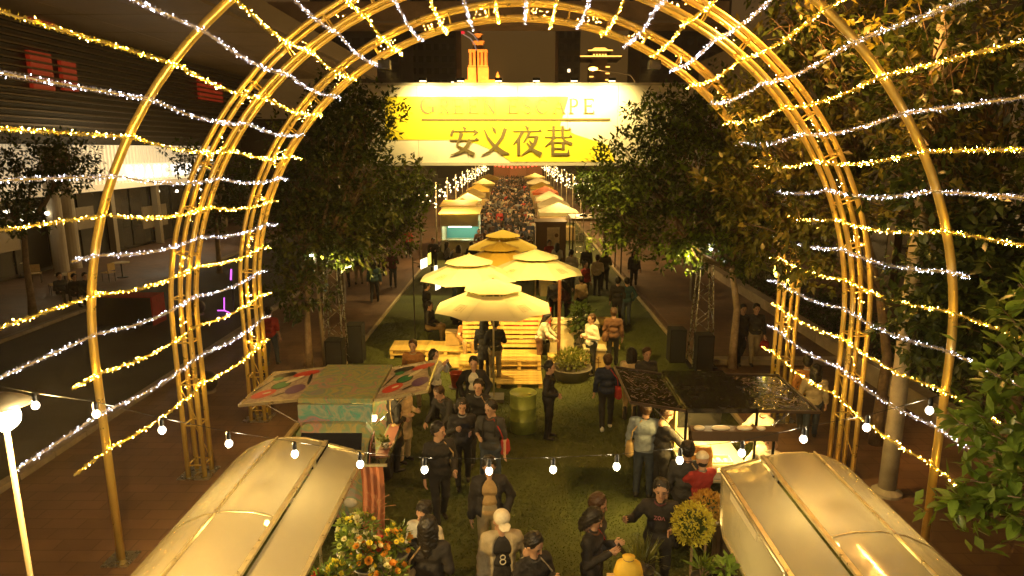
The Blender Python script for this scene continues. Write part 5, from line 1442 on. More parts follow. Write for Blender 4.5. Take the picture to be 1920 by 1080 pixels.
    if hair == 'cap' or hair == 'blackcap':
        cm = CL['white'] if hair == 'cap' else CL['black']
        n1 = np.array(Mh.to_3x3() @ Vector((0, .25, -1)).normalized()); n1 /= np.linalg.norm(n1)
        V, F = mesh_sdf([(H(0, .012, .03), H(0, .012, .05), .094 * k1, .094 * k1)], .012, .02, cuts=[(tuple(n1), float(n1 @ H(0, 0, .035)))])
        c = link('cap', npmesh('cap', V, F, cm), t)
        V, F = mesh_sdf([(H(-.035, -.105, .036), H(.035, -.105, .036), .034 * k1, .034 * k1), (H(-.02, -.135, .030), H(.02, -.135, .030), .03 * k1, .03 * k1)], .009, .02, cuts=[(tuple(n1), float(n1 @ H(0, -.11, .030))), (tuple(-n1), -float(n1 @ H(0, -.11, .044)))])
        link('peak', npmesh('peak', V, F, cm), c)
        V, F = mesh_sdf([(H(0, .022, -.03), H(0, .020, .015), .072 * k1, .080 * k1)], .012, .02, cuts=[(tuple(np.array(Mh.to_3x3() @ Vector((0, -1, .2)))), float(np.array(Mh.to_3x3() @ Vector((0, -1, .2))) @ H(0, -.0, 0)))])
        link('hair', npmesh('hair', V, F, hm_), t)
    else:
        pr = [(H(0, .018, .048), H(0, .024, .058), .096 * k1, .093 * k1), (H(0, .045, .0), H(0, .045, .03), .084 * k1, .088 * k1)]
        nf = np.array(Mh.to_3x3() @ Vector((0, -1, -.55)).normalized()); nf /= np.linalg.norm(nf)
        cuts = [(tuple(nf), float(nf @ H(0, -.052, .052)))]
        if hair in ('long', 'bob'):
            L = -.34 if hair == 'long' else -.15
            pr += [(H(-.052, .045, .0), H(-.060, .055, L), .064 * k1, .056 * k1), (H(.052, .045, .0), H(.060, .055, L), .064 * k1, .056 * k1), (H(0, .075, .0), H(0, .085, L * .9), .066 * k1, .06 * k1)]
            cuts = [(tuple(nf), float(nf @ H(0, -.062, .050)))] if hair == 'bob' else cuts
        if hair == 'bun': pr += [(H(0, .11, .05), H(0, .12, .06), .04 * k1, .036 * k1)]
        V, F = mesh_sdf(pr, .012, .02, cuts=cuts, noise=.0065, nf=3.2)
        link('hair', npmesh('hair', V, F, hm_), t)
    t['pv'] = 0; del t['pv']
    if extra: extra(t, s, tr, wr, H)
    global PN
    PN += 1
    if res < .02 and not open_front:
        rr = random.Random(PN)
        cc = rr.choice(('white', 'charcoal', 'beige', 'grey', 'brown', 'plum'))
        MB().tube([tr((.072 * math.cos(a), -.01 + .072 * math.sin(a), .497 + .02 * math.sin(a))) for a in np.linspace(0, 2 * PI, 17)], .014, 6, cap=False).build('collar', CL[cc], t, True)
        if rr.random() < .45 and not sit:
            sd = rr.choice((-1, 1))
            V, F = mesh_sdf([(tr((sd * .23, .03, .06)), tr((sd * .23, .03, -.10)), .07, .085), (tr((sd * .24, .10, .04)), tr((sd * .24, .10, -.10)), .065, .08)], .02, .03)
            bgm = CL[rr.choice(('brown', 'tan', 'charcoal', 'beige', 'red'))]
            bo = link('shoulder_bag', npmesh('shoulder_bag', V, F, bgm), t)
            MB().tube([tr((sd * .23, .0, .1)), tr((sd * .20, -.10, .30)), tr((sd * .07, -.06, .49)), tr((sd * .06, .09, .49)), tr((sd * .2, .13, .3)), tr((sd * .23, .10, .1))], .012, 5).build('strap', bgm, bo)
    return t
# small belongings
def give_phone(t, s, tr, wr, H):
    p = Vector(t.matrix_basis @ Vector((wr[-1] + wr[1]) / 2 + np.array([0, -.12, .02])))
    o = thing('phone', 'lit phone held by the ' + ' '.join(t['label'].split()[:8]), 'phone', p, t.rotation_euler.z)
    MB().box((0, 0, 0), (.075, .012, .15)).build('case', black, o); MB().box((0, .0075, 0), (.066, .002, .135)).build('screen', glowm('phone_screen', (1, .92, .8), 1.2, False), o)
    o.rotation_euler.x = R(-40)
def straps(t, s, tr, wr, H):
    bp = MB()
    for sd in (-1, 1):
        bp.tube([tr((sd * .10, -.10, .20)), tr((sd * .11, -.118, .34)), tr((sd * .11, -.07, .485)), tr((sd * .10, .10, .42))], .018, 6)
    bp.build('backpack_strap', CL['black'], t, True)
    V, F = mesh_sdf([(tr((-.06, .20, .12)), tr((.06, .20, .12)), .10, .10), (tr((-.06, .19, .36)), tr((.06, .19, .36)), .09, .09)], .02, .03)
    link('backpack', npmesh('backpack', V, F, CL['black']), t)
def number8(t, s, tr, wr, H):
    mb = MB()
    for zc, r in ((.26, .030), (.20, .034)):
        mb.tube([tr((math.cos(a) * r, -.140, zc + math.sin(a) * r)) for a in np.linspace(0, 2 * PI, 13)], .007, 5)
    mb.build('chest_mark', CL['white'], t)
def letters(t, s, tr, wr, H):
    mb = MB()
    for k, ch in enumerate('ZOA'):
        o = -.075 + .05 * k
        st = {'Z': [[(0, 1), (1, 1), (0, 0), (1, 0)]], 'O': [[(.5 + .5 * math.cos(a), .5 + .5 * math.sin(a)) for a in np.linspace(0, 2 * PI, 9)]], 'A': [[(0, 0), (.5, 1), (1, 0)]]}[ch]
        for pl in st: mb.tube([tr(((o + .04 * x), -.138, .30 + .05 * y)) for x, y in pl], .005, 4)
    mb.build('chest_letters', mat('print_pink', (.55, .20, .22), .6), t)
def redbag(t, s, tr, wr, H):
    w = t.matrix_basis @ Vector(wr[1] + np.array([.02, 0, -.10]))
    o = thing('red_bag', 'round red bag carried by the right-hand walker by the pale trunk', 'bag', (w.x, w.y, w.z - .34))
    MB().lathe([(.02, 0), (.10, .02), (.14, .12), (.12, .24), (.04, .28)], 14, (0, 0, 0), 0, 1, .6).build('pouch', CL['red'], o, True)
    MB().tube([(-.08, 0, .25), (-.04, 0, .36), (.04, 0, .36), (.08, 0, .25)], .008, 6).build('handle', CL['red'], o)
def shoulderbag(t, s, tr, wr, H):
    V, F = mesh_sdf([(tr((.20, .06, .05)), tr((.20, .06, -.08)), .09, .10), (tr((.22, .16, .02)), tr((.22, .16, -.08)), .08, .08)], .02, .03)
    link('shoulder_bag', npmesh('shoulder_bag', V, F, CL['brown']), t)
    MB().tube([tr((.2, .05, .1)), tr((.12, -.10, .35)), tr((-.08, -.02, .52)), tr((.1, .13, .3)), tr((.2, .1, .1))], .012, 5).build('bag_strap', CL['brown'], t)
def belt(t, s, tr, wr, H):
    mb = MB(); mb.tube([tr((.155 * math.cos(a), .135 * math.sin(a), .02)) for a in np.linspace(0, 2 * PI, 20)], .022, 6, cap=False); mb.build('belt', CL['plum'], t)
def neckline(t, s, tr, wr, H):
    MB().tube([tr((.07 * math.cos(a), -.02 + .07 * math.sin(a), .505 + .015 * math.sin(a))) for a in np.linspace(0, 2 * PI, 16)], .012, 6, cap=False).build('collar', CL['white'], t)

person('woman in a white jumper facing the flower stall', (795, 948), 1.64, -20, 'white', 'black', 'bun', ('bent', 'down'), nod=.25, turn=-12, res=.016, hem=-.08)
person('person with long black hair seen from behind, beside the white jumper', (803, 976), 1.66, 172, 'black', 'black', 'long', ('bent', 'bent'), res=.016, groundz=.28)
sb_ = thing('step_box', 'low wooden box under the long haired person at the flower stall', 'box', (gp(803, 976, 1.93).x, gp(803, 976, 1.93).y, 0))
MB().box((0, 0, .125), (.7, .6, .25)).build('body', boxm, sb_); MB().box((0, 0, .264), (.74, .64, .026)).build('lid', boxm, sb_)
person('man in a white cap and open beige jacket over a black shirt marked 8', (940, 962), 1.74, 8, 'beige', 'black', 'cap', ('down', 'pocket'), nod=.35, turn=10, res=.016, open_front=('black', .085, .14), extra=number8)
person('dark haired man in a black jacket looking down beside the white cap', (1000, 1006), 1.72, 35, 'black', 'black', 'short', ('bent', 'phone'), nod=.4, turn=15, res=.016)
person('woman in black bent over her phone at bottom centre right', (1112, 960), 1.68, 65, 'black', 'black', 'bob', ('phone', 'phone'), nod=.45, turn=0, res=.016, extra=give_phone)
person('brown haired person just behind the woman in black at bottom centre right', (1120, 933), 1.70, 70, 'charcoal', 'black', 'short', ('bent', 'down'), nod=.3, res=.017, hcol='b')
person('man in a dark open jacket over a tan shirt behind the white cap', (917, 862), 1.74, 5, 'black', 'khaki', 'short', ('down', 'pocket'), 'stride', nod=.2, res=.017, open_front=('tan', .10, .15))
person('man in a black shirt looking over his shoulder, nearest of the left group', (822, 797), 1.76, 25, 'black', 'black', 'short', ('down', 'lap'), 'stride', turn=38, res=.017)
person('woman in black holding a phone in the middle of the left group', (866, 752), 1.66, 8, 'black', 'black', 'bob', ('phone', 'bent'), 'stride', nod=.15, res=.017, extra=give_phone)
person('man in a grey shirt with backpack straps in the left group', (920, 755), 1.76, -15, 'charcoal', 'denim', 'short', ('bent', 'down'), 'stride', nod=.12, turn=-25, res=.017, sleeve=.5, extra=straps)
person('man in a black jacket over a pale shirt near the pallets', (888, 673), 1.74, 0, 'black', 'black', 'short', ('pocket', 'pocket'), 'stride', open_front=('white', .085, .10), res=.018)
person('man in black behind the woman with the phone', (897, 716), 1.72, -10, 'black', 'black', 'short', ('down', 'down'), 'stride', res=.018)
person('man in a long black coat standing at the painted van', (737, 723), 1.74, 118, 'black', 'black', 'short', ('clasp', 'clasp'), coat=.52, res=.018)
person('person in a cream smock hidden behind the long black coat', (755, 722), 1.62, 60, 'cream', 'cream', 'short', ('bent', 'bent'), coat=.55, res=.019, hcol='b')
person('woman in a white cardigan raising her phone to take a photo', (813, 659), 1.66, 62, 'white', 'black', 'bob', ('photo', 'photo'), res=.018, extra=give_phone)
person('person in a cream top behind the comic print awning', (774, 641), 1.68, -5, 'orange', 'khaki', 'short', ('down', 'bent'), res=.019, hcol='b')
person('dark clothed person leaning over beside the red bucket', (842, 722), 1.66, -40, 'black', 'black', 'short', ('reach', 'reach'), lean=.42, res=.018, hcol='b')
person('man in black with clasped hands standing alone right of the drum', (1030, 681), 1.70, 75, 'black', 'black', 'short', ('clasp', 'clasp'), res=.018)
person('man in a navy jacket walking away, centre right', (1140, 668), 1.72, 178, 'navy', 'black', 'short', ('down', 'down'), 'stride', shoe='w', hcol='b', res=.018)
person('woman in a cream jacket and tall boots seen from behind', (1184, 656), 1.68, 185, 'cream', 'tan', 'bob', ('bent', 'down'), bare=True, shoe='boot', hem=-.22, res=.018, extra=belt)
person('dark haired man standing behind the left wing of the black truck', (1213, 656), 1.70, 10, 'charcoal', 'black', 'short', ('down', 'down'), res=.019, hcol='b')
person('man in a blue grey sweater seen from behind at the black truck', (1212, 757), 1.78, 165, 'bluegrey', 'denim', 'short', ('bent', 'down'), hcol='b', res=.017, fit=1.12)
person('man in black looking down into the truck beside the blue grey sweater', (1243, 770), 1.72, 110, 'black', 'black', 'short', ('reach', 'down'), nod=.35, lean=.1, res=.018, hcol='b')
person('man in a dark brown jacket seen from behind at the right stall', (1290, 833), 1.74, 175, 'charcoal', 'black', 'short', ('bent', 'down'), res=.017)
person('stall worker in a white cap and red apron', (1318, 853), 1.62, 200, 'red', 'black', 'cap', ('reach', 'reach'), res=.018)
person('man in a black printed shirt raising his fist', (1240, 905), 1.74, -12, 'black', 'black', 'short', ('fist', 'bent'), 'stride', hand=('fist', 'open'), nod=.1, res=.016, extra=letters)
person('vendor in a black cap and pale shirt inside the truck', (1436, 753), 1.72, -70, 'white', 'black', 'blackcap', ('reach', 'reach'), nod=.3, res=.018)
person('dark haired vendor bending beside the lower right stall roof', (1446, 813), 1.68, -60, 'white', 'black', 'short', ('reach', 'reach'), nod=.5, res=.018)
person('person in black walking by the pale trunk', (1394, 574), 1.72, 0, 'black', 'black', 'short', ('down', 'down'), 'walk', res=.02, groundz=0)
person('person in a dark jumper and khaki trousers with a red bag', (1419, 573), 1.74, -5, 'charcoal', 'khaki', 'short', ('down', 'down'), 'walk', res=.02, extra=redbag)
person('person in an orange jacket walking away on the right pavement', (1515, 672), 1.66, 170, 'orange', 'black', 'short', ('bent', 'down'), 'walk', res=.019)
person('long haired person in a pale shirt walking on the right pavement', (1531, 688), 1.66, 160, 'beige', 'denim', 'long', ('down', 'bent'), 'walk', res=.019)
person('man in a dark red shirt walking away on the left pavement', (503, 578), 1.72, 175, 'red', 'denim', 'short', ('down', 'down'), 'stride', sleeve=.5, res=.02)
person('person in a brown coat with a shoulder bag behind the navy jacket', (1151, 580), 1.70, 170, 'brown', 'black', 'short', ('down', 'bent'), 'stride', res=.02, hcol='b', extra=shoulderbag)
person('dark dressed man of the pair at the turf edge', (1159, 522), 1.72, 165, 'black', 'black', 'short', ('down', 'down'), 'stride', res=.024)
person('teal jacketed person of the pair at the turf edge', (1176, 523), 1.70, 190, 'teal', 'denim', 'short', ('pocket', 'down'), res=.024)
person('man in tan trousers seated on the outermost left pallets', (805, 566), 1.74, 75, 'black', 'tan', 'short', ('lap', 'lap'), 'sit', groundz=.02, res=.02)
person('woman in an orange top seated on the pallets facing the camera', (874, 592), 1.64, 15, 'orange', 'tan', 'long', ('lap', 'bent'), 'sit', groundz=.1, res=.02)
person('person in a striped dark coat standing by the pallets, back turned', (908, 600), 1.70, 165, 'stripe', 'black', 'long', ('bent', 'down'), coat=.62, res=.019)
person('person in black standing against the striped coat', (928, 600), 1.72, 200, 'black', 'khaki', 'short', ('bent', 'bent'), res=.019)
person('woman in a pale top leaning over the bar counter', (1012, 588), 1.66, 80, 'white', 'brown', 'long', ('reach', 'reach'), lean=.35, groundz=.0, res=.02)
person('bald man in a pale shirt behind the rubber plant', (1110, 592), 1.70, -60, 'white', 'black', 'short', ('bent', 'bent'), res=.024, hcol='b')
person('person in a tan top among the crowd right of the parasols', (1121, 480), 1.72, 150, 'cream', 'black', 'short', ('bent', 'down'), res=.026, hcol='b')
person('person in a dark jacket left of the tan top', (1100, 462), 1.70, 170, 'charcoal', 'black', 'short', ('down', 'down'), res=.028)
person('woman in a white shirt near the ladder', (1045, 458), 1.68, 160, 'white', 'black', 'long', ('bent', 'bent'), res=.028)
person('person in a red top beside the white shirt near the ladder', (1030, 452), 1.68, 20, 'red', 'black', 'short', ('down', 'down'), res=.028)
person('person in a striped red jumper under the left trees', (764, 428), 1.72, 0, 'red', 'black', 'short', ('down', 'down'), res=.028)
person('person in a striped top behind the rear parasol', (905, 418), 1.74, 170, 'stripe', 'denim', 'short', ('down', 'down'), res=.028)
person('man in navy with khaki trousers under the left trees', (670, 464), 1.74, 178, 'navy', 'khaki', 'short', ('down', 'down'), 'stride', res=.026)
person('dark dressed person left of the navy jacket under the trees', (645, 470), 1.70, 175, 'black', 'black', 'short', ('down', 'down'), 'stride', res=.028)
person('person in black beside the lit boards left of the parasols', (800, 560), 1.7, 120, 'black', 'black', 'short', ('down', 'down'), res=.026, pos=(-3.0, 22.0))
person('seated shopper in dark clothes under the left cream parasol', (858, 560), 1.7, 40, 'black', 'black', 'short', ('lap', 'lap'), 'sit', res=.026)
person('shopper in grey behind the tan crate on the right', (1040, 520), 1.7, 200, 'grey', 'black', 'short', ('bent', 'down'), res=.026)
person('person in plum leaning under the right cream parasol', (1065, 530), 1.66, 250, 'plum', 'black', 'long', ('reach', 'bent'), lean=.25, res=.026)
mid = [('person in white among the shoppers left of the parasols', 712, 452, 'white', 'black', 170), ('person in plum left of the lit boards', 735, 470, 'plum', 'denim', 20), ('person in grey by the cream trailer counter', 838, 455, 'grey', 'black', 120), ('person in black left of the cream trailer', 812, 448, 'black', 'black', 0), ('person in khaki in front of the cream trailer', 860, 462, 'khaki', 'black', 160), ('person in navy right of the cream trailer', 884, 455, 'navy', 'black', 190), ('person in beige by the brown kiosk', 985, 462, 'beige', 'black', 170), ('person in brown in front of the brown kiosk', 1008, 470, 'brown', 'black', 200), ('person in a white top under the ladder', 1072, 470, 'white', 'denim', 150), ('person in red cap colours right of the ladder', 1098, 492, 'red', 'black', 40), ('person in olive at the right edge of the turf', 1135, 470, 'olive', 'black', 175), ('person in charcoal by the right tree trunk', 1190, 470, 'charcoal', 'black', 10), ('person in dark clothes left of the rear parasol', 850, 492, 'black', 'denim', 60), ('person in cream behind the right cream parasol', 1090, 520, 'cream', 'black', 210), ('person in black at the right cream parasol edge', 1062, 500, 'black', 'black', 150), ('person in teal under the left tree', 700, 490, 'teal', 'black', 185)]
for lab, px, py, tc, pc, fc_ in mid:
    person(lab, (px, py), random.uniform(1.62, 1.76), fc_, tc, pc, random.choice(('short', 'short', 'bob', 'long')), random.choice((('down', 'down'), ('bent', 'down'), ('pocket', 'bent'), ('phone', 'bent'))), random.choice(('stand', 'stride', 'walk')), res=.03)
# cafe guests by the road on the left
for lab, px, py, tpc in (('cafe guest in a rust top at far left', 12, 470, 'orange'), ('cafe guest in grey beside the lamp post on the left', 110, 512, 'charcoal'), ('cafe guest in black between the two grey guests', 138, 514, 'black'), ('cafe guest in a dark jacket nearest the arch', 158, 512, 'charcoal')):
    person(lab, (px, py), 1.7, 60, tpc, 'black', 'short', ('lap', 'lap'), 'sit', res=.03, group='cafe guests by the road')
person('passer-by in a red top in front of the lit shop', (288, 408), 1.7, 120, 'red', 'denim', 'short', ('down', 'down'), 'stride', res=.03, group='cafe guests by the road')

# the dense far crowd: the nearest sixty as individuals, the rest one mass
def crowd_mesh(seed, tc, pc):
    g = random.Random(seed)
    A = lambda *v: np.array(v, float)
    tp = [(A(-.06, 0, .95), A(.06, 0, .95), .13, .13), (A(-.10, 0, 1.25), A(.10, 0, 1.25), .12, .12), (A(-.15, 0, 1.38), A(.15, 0, 1.38), .07, .07)]
    for s in (-1, 1): tp += [(A(.2 * s, 0, 1.38), A(.25 * s, .02, 1.1), .06, .05), (A(.25 * s, .02, 1.1), A((.26 if g.random() < .6 else .08) * s, -.18 * g.random(), .88), .05, .045)]
    lg = []
    st = g.uniform(0, .16)
    for s in (-1, 1): lg += [(A(.09 * s, 0, .9), A(.1 * s, -st * s * .5, .48), .10, .07), (A(.1 * s, -st * s * .5, .48), A(.1 * s, st * s, .06), .07, .055), (A(.1 * s, st * s, .05), A(.1 * s, st * s - .1, .04), .05, .045)]
    hd = [(A(0, 0, 1.57), A(0, -.01, 1.53), .085, .075), (A(0, 0, 1.42), A(0, 0, 1.5), .05, .05)]
    ha = [(A(0, .03, 1.62), A(0, .05, 1.56), .09, .085)]
    Vs, Fs, Ms, o = [], [], [], 0
    for m, (pr, h) in enumerate(((tp, .05), (lg, .05), (hd, .035), (ha, .04))):
        V, F = mesh_sdf(pr, h, .03); Vs.append(V); Fs.append(F + o); Ms.append(np.full(len(F), m)); o += len(V)
    return np.concatenate(Vs), np.concatenate(Fs), np.concatenate(Ms), [CL[tc], CL[pc], skin_m, hair_m]
tmpl = [crowd_mesh(i, tc, pc) for i, (tc, pc) in enumerate((('black', 'black'), ('charcoal', 'denim'), ('white', 'black'), ('brown', 'black'), ('navy', 'khaki'), ('red', 'black'), ('grey', 'denim'), ('beige', 'brown')))]
cme = [npmesh('person', V, F, m, True, mi) for V, F, mi, m in tmpl]
cnames = ['black', 'charcoal grey', 'white', 'brown', 'navy', 'red', 'mid grey', 'beige']
CV, CF, CMI, off = [], [], [], 0
cmats = []
for V, F, mi, m in tmpl: cmats += m
spots = []
r6 = random.Random(66)
tries = 0
while len(spots) < 330 and tries < 20000:
    tries += 1
    y = 33 + 85 * r6.random() ** 1.15
    hw = 2.0 if y > 40 else 1.5
    x = r6.uniform(-hw, hw) - .6
    if all((x - a) ** 2 + (y - b) ** 2 > .16 for a, b in spots): spots.append((x, y))
spots.sort(key=lambda q: q[1])
wts = [0, 0, 0, 1, 1, 1, 2, 3, 3, 4, 4, 5, 6, 6, 7]
for i, (x, y) in enumerate(spots):
    k = wts[r6.randrange(len(wts))]; rz = r6.choice((0, PI)) + r6.uniform(-.8, .8); sc = r6.uniform(.93, 1.06)
    if i < 60:
        o = link('person', cme[k], None); o.location = (x, y, 0); o.rotation_euler = (0, 0, rz); o.scale = (sc, sc, sc)
        tag(o, f'shopper in a {cnames[k]} top in the crowd between the stall rows', 'person', 'shoppers in the crowd, ' + cnames[k] + ' tops')
    else:
        V, F, mi, _ = tmpl[k]
        c, s = math.cos(rz) * sc, math.sin(rz) * sc
        CV.append(V @ np.array([[c, s, 0], [-s, c, 0], [0, 0, sc]]) + np.array([x, y, 0])); CF.append(F + off); CMI.append(mi + 4 * k); off += len(V)
stuff(tag(link('crowd', npmesh('crowd', np.concatenate(CV), np.concatenate(CF), cmats, True, np.concatenate(CMI))), 'far dense crowd filling the lane between the stall rows', 'crowd'))
# ================================================================ the far market: stalls, strings of bulbs, lamps
def tent(lab, x, y, w, d, h, m, z0=2.1):
    t = thing('market_tent', lab, 'tent', (x, y, 0))
    c = [Vector((sx * w / 2, sy * d / 2, z0)) for sx, sy in ((-1, -1), (1, -1), (1, 1), (-1, 1))]
    top = Vector((0, 0, z0 + h))
    mb = MB()
    for i in range(4):
        a, b = c[i], c[(i + 1) % 4]; mid = (a + b) / 2; q = (a + b + top) / 3 - Vector((0, 0, .08))
        mb.add([a, mid, b, top, q], [(0, 1, 4), (1, 2, 4), (2, 3, 4), (3, 0, 4)])
        mb.add([a, b, b - Vector((0, 0, .22)), a - Vector((0, 0, .22))], [(0, 1, 2, 3)])
    mb.build('canopy', m, t)
    for q in c: MB().tube([(q.x, q.y, 0), (q.x, q.y, z0)], .025, 6).build('post', alu, t)
    MB().box((0, 0, .45), (w * .85, d * .5, .9)).build('counter', boxm, t)
    return t
def trailer(lab, x, y, w, d, h, body, band, inner, face):
    t = thing('food_trailer', lab, 'food trailer', (x, y, 0))
    b = MB()
    b.box((0, d / 2 - .04, h / 2 + .2), (w, .06, h - .5)).box((-w / 2 + .03, 0, h / 2 + .2), (.06, d - .14, h - .5)).box((0, -d / 2 + .04, .75), (w - .14, .06, .7)).box((w / 2 - .03, 0, .75), (.06, d - .14, .7)).box((0, 0, .42), (w - .14, d - .14, .06))
    b.build('body', body, t)
    MB().box((0, -d / 2 - .02, h - .32), (w + .02, .05, .7)).build('header_panel', body, t)
    MB().prism([(-w / 2 - .1, -d / 2 - .3, h), (w / 2 + .1, -d / 2 - .3, h), (w / 2 + .1, d / 2, h + .16), (-w / 2 - .1, d / 2, h + .16)], (0, 0, .06)).build('roof', band, t)
    MB().box((0, d / 2 - .12, 1.45), (w - .2, .04, 1.0)).build('inner_wall', inner, t)
    MB().box((0, -d / 2 - .14, 1.12), (w, .3, .05)).build('counter', alu, t)
    for s in (-1, 1):
        wl2 = MB().lathe([(.1, -.07), (.24, -.08), (.27, -.04), (.27, .04), (.24, .08), (.1, .07)], 14).build('wheel', rubber, t, True); wl2.location = (s * (w / 2 - .05), .1, .27); wl2.rotation_euler = (0, PI / 2, 0)
    MB().box((0, -d / 2 + .25, h - .72), (w * .6, .05, .04)).build('tube_light', glowm('trailer_tube', (.9, 1, .8), 8, False), t)
    return t
cw = mat('canvas_white', (.80, .72, .50), .75, transl=.3); cy2 = mat('canvas_straw', (.70, .54, .22), .75, transl=.3); cor = mat('canvas_orange', (.60, .16, .04), .75, transl=.3)
crm2 = mat('trailer_cream', (.62, .56, .38), .5); brn = mat('kiosk_brown', (.20, .11, .05), .6); tealm = mat('trailer_teal', (.07, .24, .22), .5, emit=(.12, .5, .42), es=.07)
tealm.cycles.emission_sampling = 'NONE'
trailer('cream food trailer with teal lit hatch at the head of the left row', -3.15, 38.5, 2.1, 2.4, 2.55, crm2, cy2, tealm, 0)
trailer('cream food trailer second in the left row', -3.7, 44, 2.1, 2.4, 2.55, crm2, cr_yel, mat('inner_amber', (.6, .4, .15), .6), 0)
L = [('cream peaked tent third in the left row', 50, 2.4, cy2), ('straw peaked tent fourth in the left row', 56, 2.5, cw), ('pale peaked tent fifth in the left row', 63, 2.6, cy2), ('straw peaked tent sixth in the left row', 72, 2.7, cr_yel), ('white peaked tent near the end of the left row', 84, 3, cy2), ('last peaked tent of the left row', 100, 3.4, cr_yel)]
for lab, y, w, m in L: tent(lab, -4.0, y, w * .9, 2.4, .62, m, 1.95)
Rr = [('white flat tent first in the right row', 46, 2.9, cw), ('white peaked tent second in the right row', 52, 2.6, cw), ('bright white tent third in the right row', 59, 2.6, cw), ('orange tent in the right row', 67, 2.8, cor), ('straw tent behind the orange one in the right row', 76, 2.8, cr_yel), ('pale tent near the end of the right row', 88, 3.2, cw), ('last tent of the right row', 104, 3.4, cy2)]
for lab, y, w, m in Rr: tent(lab, 2.9, y, w * .92, 2.4, .6, m, 1.95)
# brown kiosk with a pale poster, its flat roof terrace and ladder
kx, ky = 1.75, 34.0
ki = thing('brown_kiosk', 'brown kiosk with a pale poster right of the rear parasol', 'kiosk', (kx, ky, 0))
MB().box((0, 0, 1.25), (1.5, 1.6, 2.5)).build('body', brn, ki); MB().box((0, 0, 2.54), (1.6, 1.7, .08)).build('roof', brn, ki)
MB().box((.12, -.815, 1.35), (.62, .03, 1.9)).build('poster', mat('poster_pale', (.72, .58, .34), .6, var=.2, vscale=5), ki)
MB().tube([(-.15, -.85, 1.0), (.40, -.85, 1.25)], .025, 6).build('poster_mark', brn, ki); MB().ball((.28, -.82, 1.9), (.11, .03, .11)).build('poster_badge', brn, ki)
fr = thing('roof_terrace', 'flat dark roof on posts behind the ladder', 'shelter', (4.0, 33.6, 0))
MB().box((0, 0, 2.75), (2.6, 2.2, .14)).build('roof', mat('terrace_roof', (.26, .18, .09), .6, var=.3, vscale=2), fr)
for x in (-1.2, 1.2):
    for y in (-1, 1): MB().tube([(x, y, 0), (x, y, 2.7)], .035, 6).build('post', black, fr)
MB().tube([(-.6, 0, 2.8), (-.6, 0, 4.6)], .03, 6).build('mast', black, fr); MB().lathe([(.2, 2.82), (.2, 2.9), (.04, 2.95)], 12, (-.6, 0, 0)).build('mast_foot', black, fr)
la = thing('ladder', 'pale metal ladder leaning on the flat roof', 'ladder', (0, 0, 0))
a0, a1_, b0, b1_ = gp(1079, 482), at(1079, 402, 32.2), gp(1093, 482), at(1094, 402, 32.2)
a0, b0 = Vector((a1_.x, 31.6, 0)), Vector((b1_.x, 31.6, 0))
MB().bar(a0, a1_, .05, .03).build('rail', alu, la); MB().bar(b0, b1_, .05, .03).build('rail', alu, la)
for i in range(11): MB().bar(a0.lerp(a1_, (i + .5) / 11), b0.lerp(b1_, (i + .5) / 11), .03, .03).build('rung', alu, la)
# poles and bulb strings along both sides
bm = glowm('market_bulb', (1, .74, .32), 5, False); rm_ = glowm('red_lantern', (1, .05, .02), 4, False)
def bulbs(mb, pts, r):
    for p in pts:
        a = r * random.uniform(.7, 1.25)
        vs = [(p[0] + a, p[1], p[2]), (p[0] - a, p[1], p[2]), (p[0], p[1] + a, p[2]), (p[0], p[1] - a, p[2]), (p[0], p[1], p[2] + a), (p[0], p[1], p[2] - a)]
        mb.add(vs, [(0, 2, 4), (2, 1, 4), (1, 3, 4), (3, 0, 4), (2, 0, 5), (1, 2, 5), (3, 1, 5), (0, 3, 5)])
for side, x, nm in ((-1, -5.0, 'left'), (1, 4.75, 'right')):
    ys = [35 + 7 * i for i in range(12)]
    for i, y in enumerate(ys):
        p = thing('string_pole', f'{ordinal(i + 1)} slim bulb-string pole from the camera along the {nm} stall row', 'pole', (x, y, 0), 0, f'poles of the {nm} row')
        MB().tube([(0, 0, 0), (0, 0, 4.1)], .05, 6).build('shaft', alu, p); MB().box((0, 0, .03), (.4, .4, .05)).build('foot', black, p)
    for j, (dz, dx) in enumerate(((0, 0), (-.35, .3 * -side))):
        st = thing('bulb_string', ('upper', 'lower', 'inner')[j] + f' string of small bulbs along the {nm} stall row', 'string lights', (x + dx, 0, 4.0 + dz))
        pts = []
        for i in range(11):
            for k in range(7):
                f = k / 7; pts.append((0, ys[i] + 7 * f, -.55 * 4 * f * (1 - f)))
        MB().tube(pts, .008, 4).build('wire', black, st)
        mb = MB(); bulbs(mb, [(q[0] + random.uniform(-.35, .35), q[1] + random.uniform(-.3, .3), q[2] - .06 + random.uniform(-.25, .15)) for q in pts], .05); stuff(mb.build('bulbs', bm, st))
for k in range(3):
    st = thing('lantern_string', ('upper', 'middle', 'lower')[k] + ' string of red lanterns across the far end of the market', 'string lights', (0, 118 + 3 * k, 0))
    pts = [(-6 + 12 * i / 16, 0, 5.2 - .7 * k - .9 * (1 - (i / 8 - 1) ** 2)) for i in range(17)]
    MB().tube(pts, .02, 4).build('wire', black, st); mb = MB(); bulbs(mb, pts, .15); stuff(mb.build('lanterns', rm_, st))
stg = thing('end_stage', 'pale stage front closing the far end of the market', 'stage', (.4, 126, 0))
MB().box((0, 0, 1.6), (9, 1, 3.2)).build('front', mat('stage_front', (.6, .45, .2), .6), stg); MB().box((0, -.6, 2.2), (3.0, .3, 2.0)).build('screen', mat('stage_screen', (.75, .6, .3), .6), stg); MB().box((0, .2, 3.4), (9.6, 2, .3)).build('roof', brn, stg)
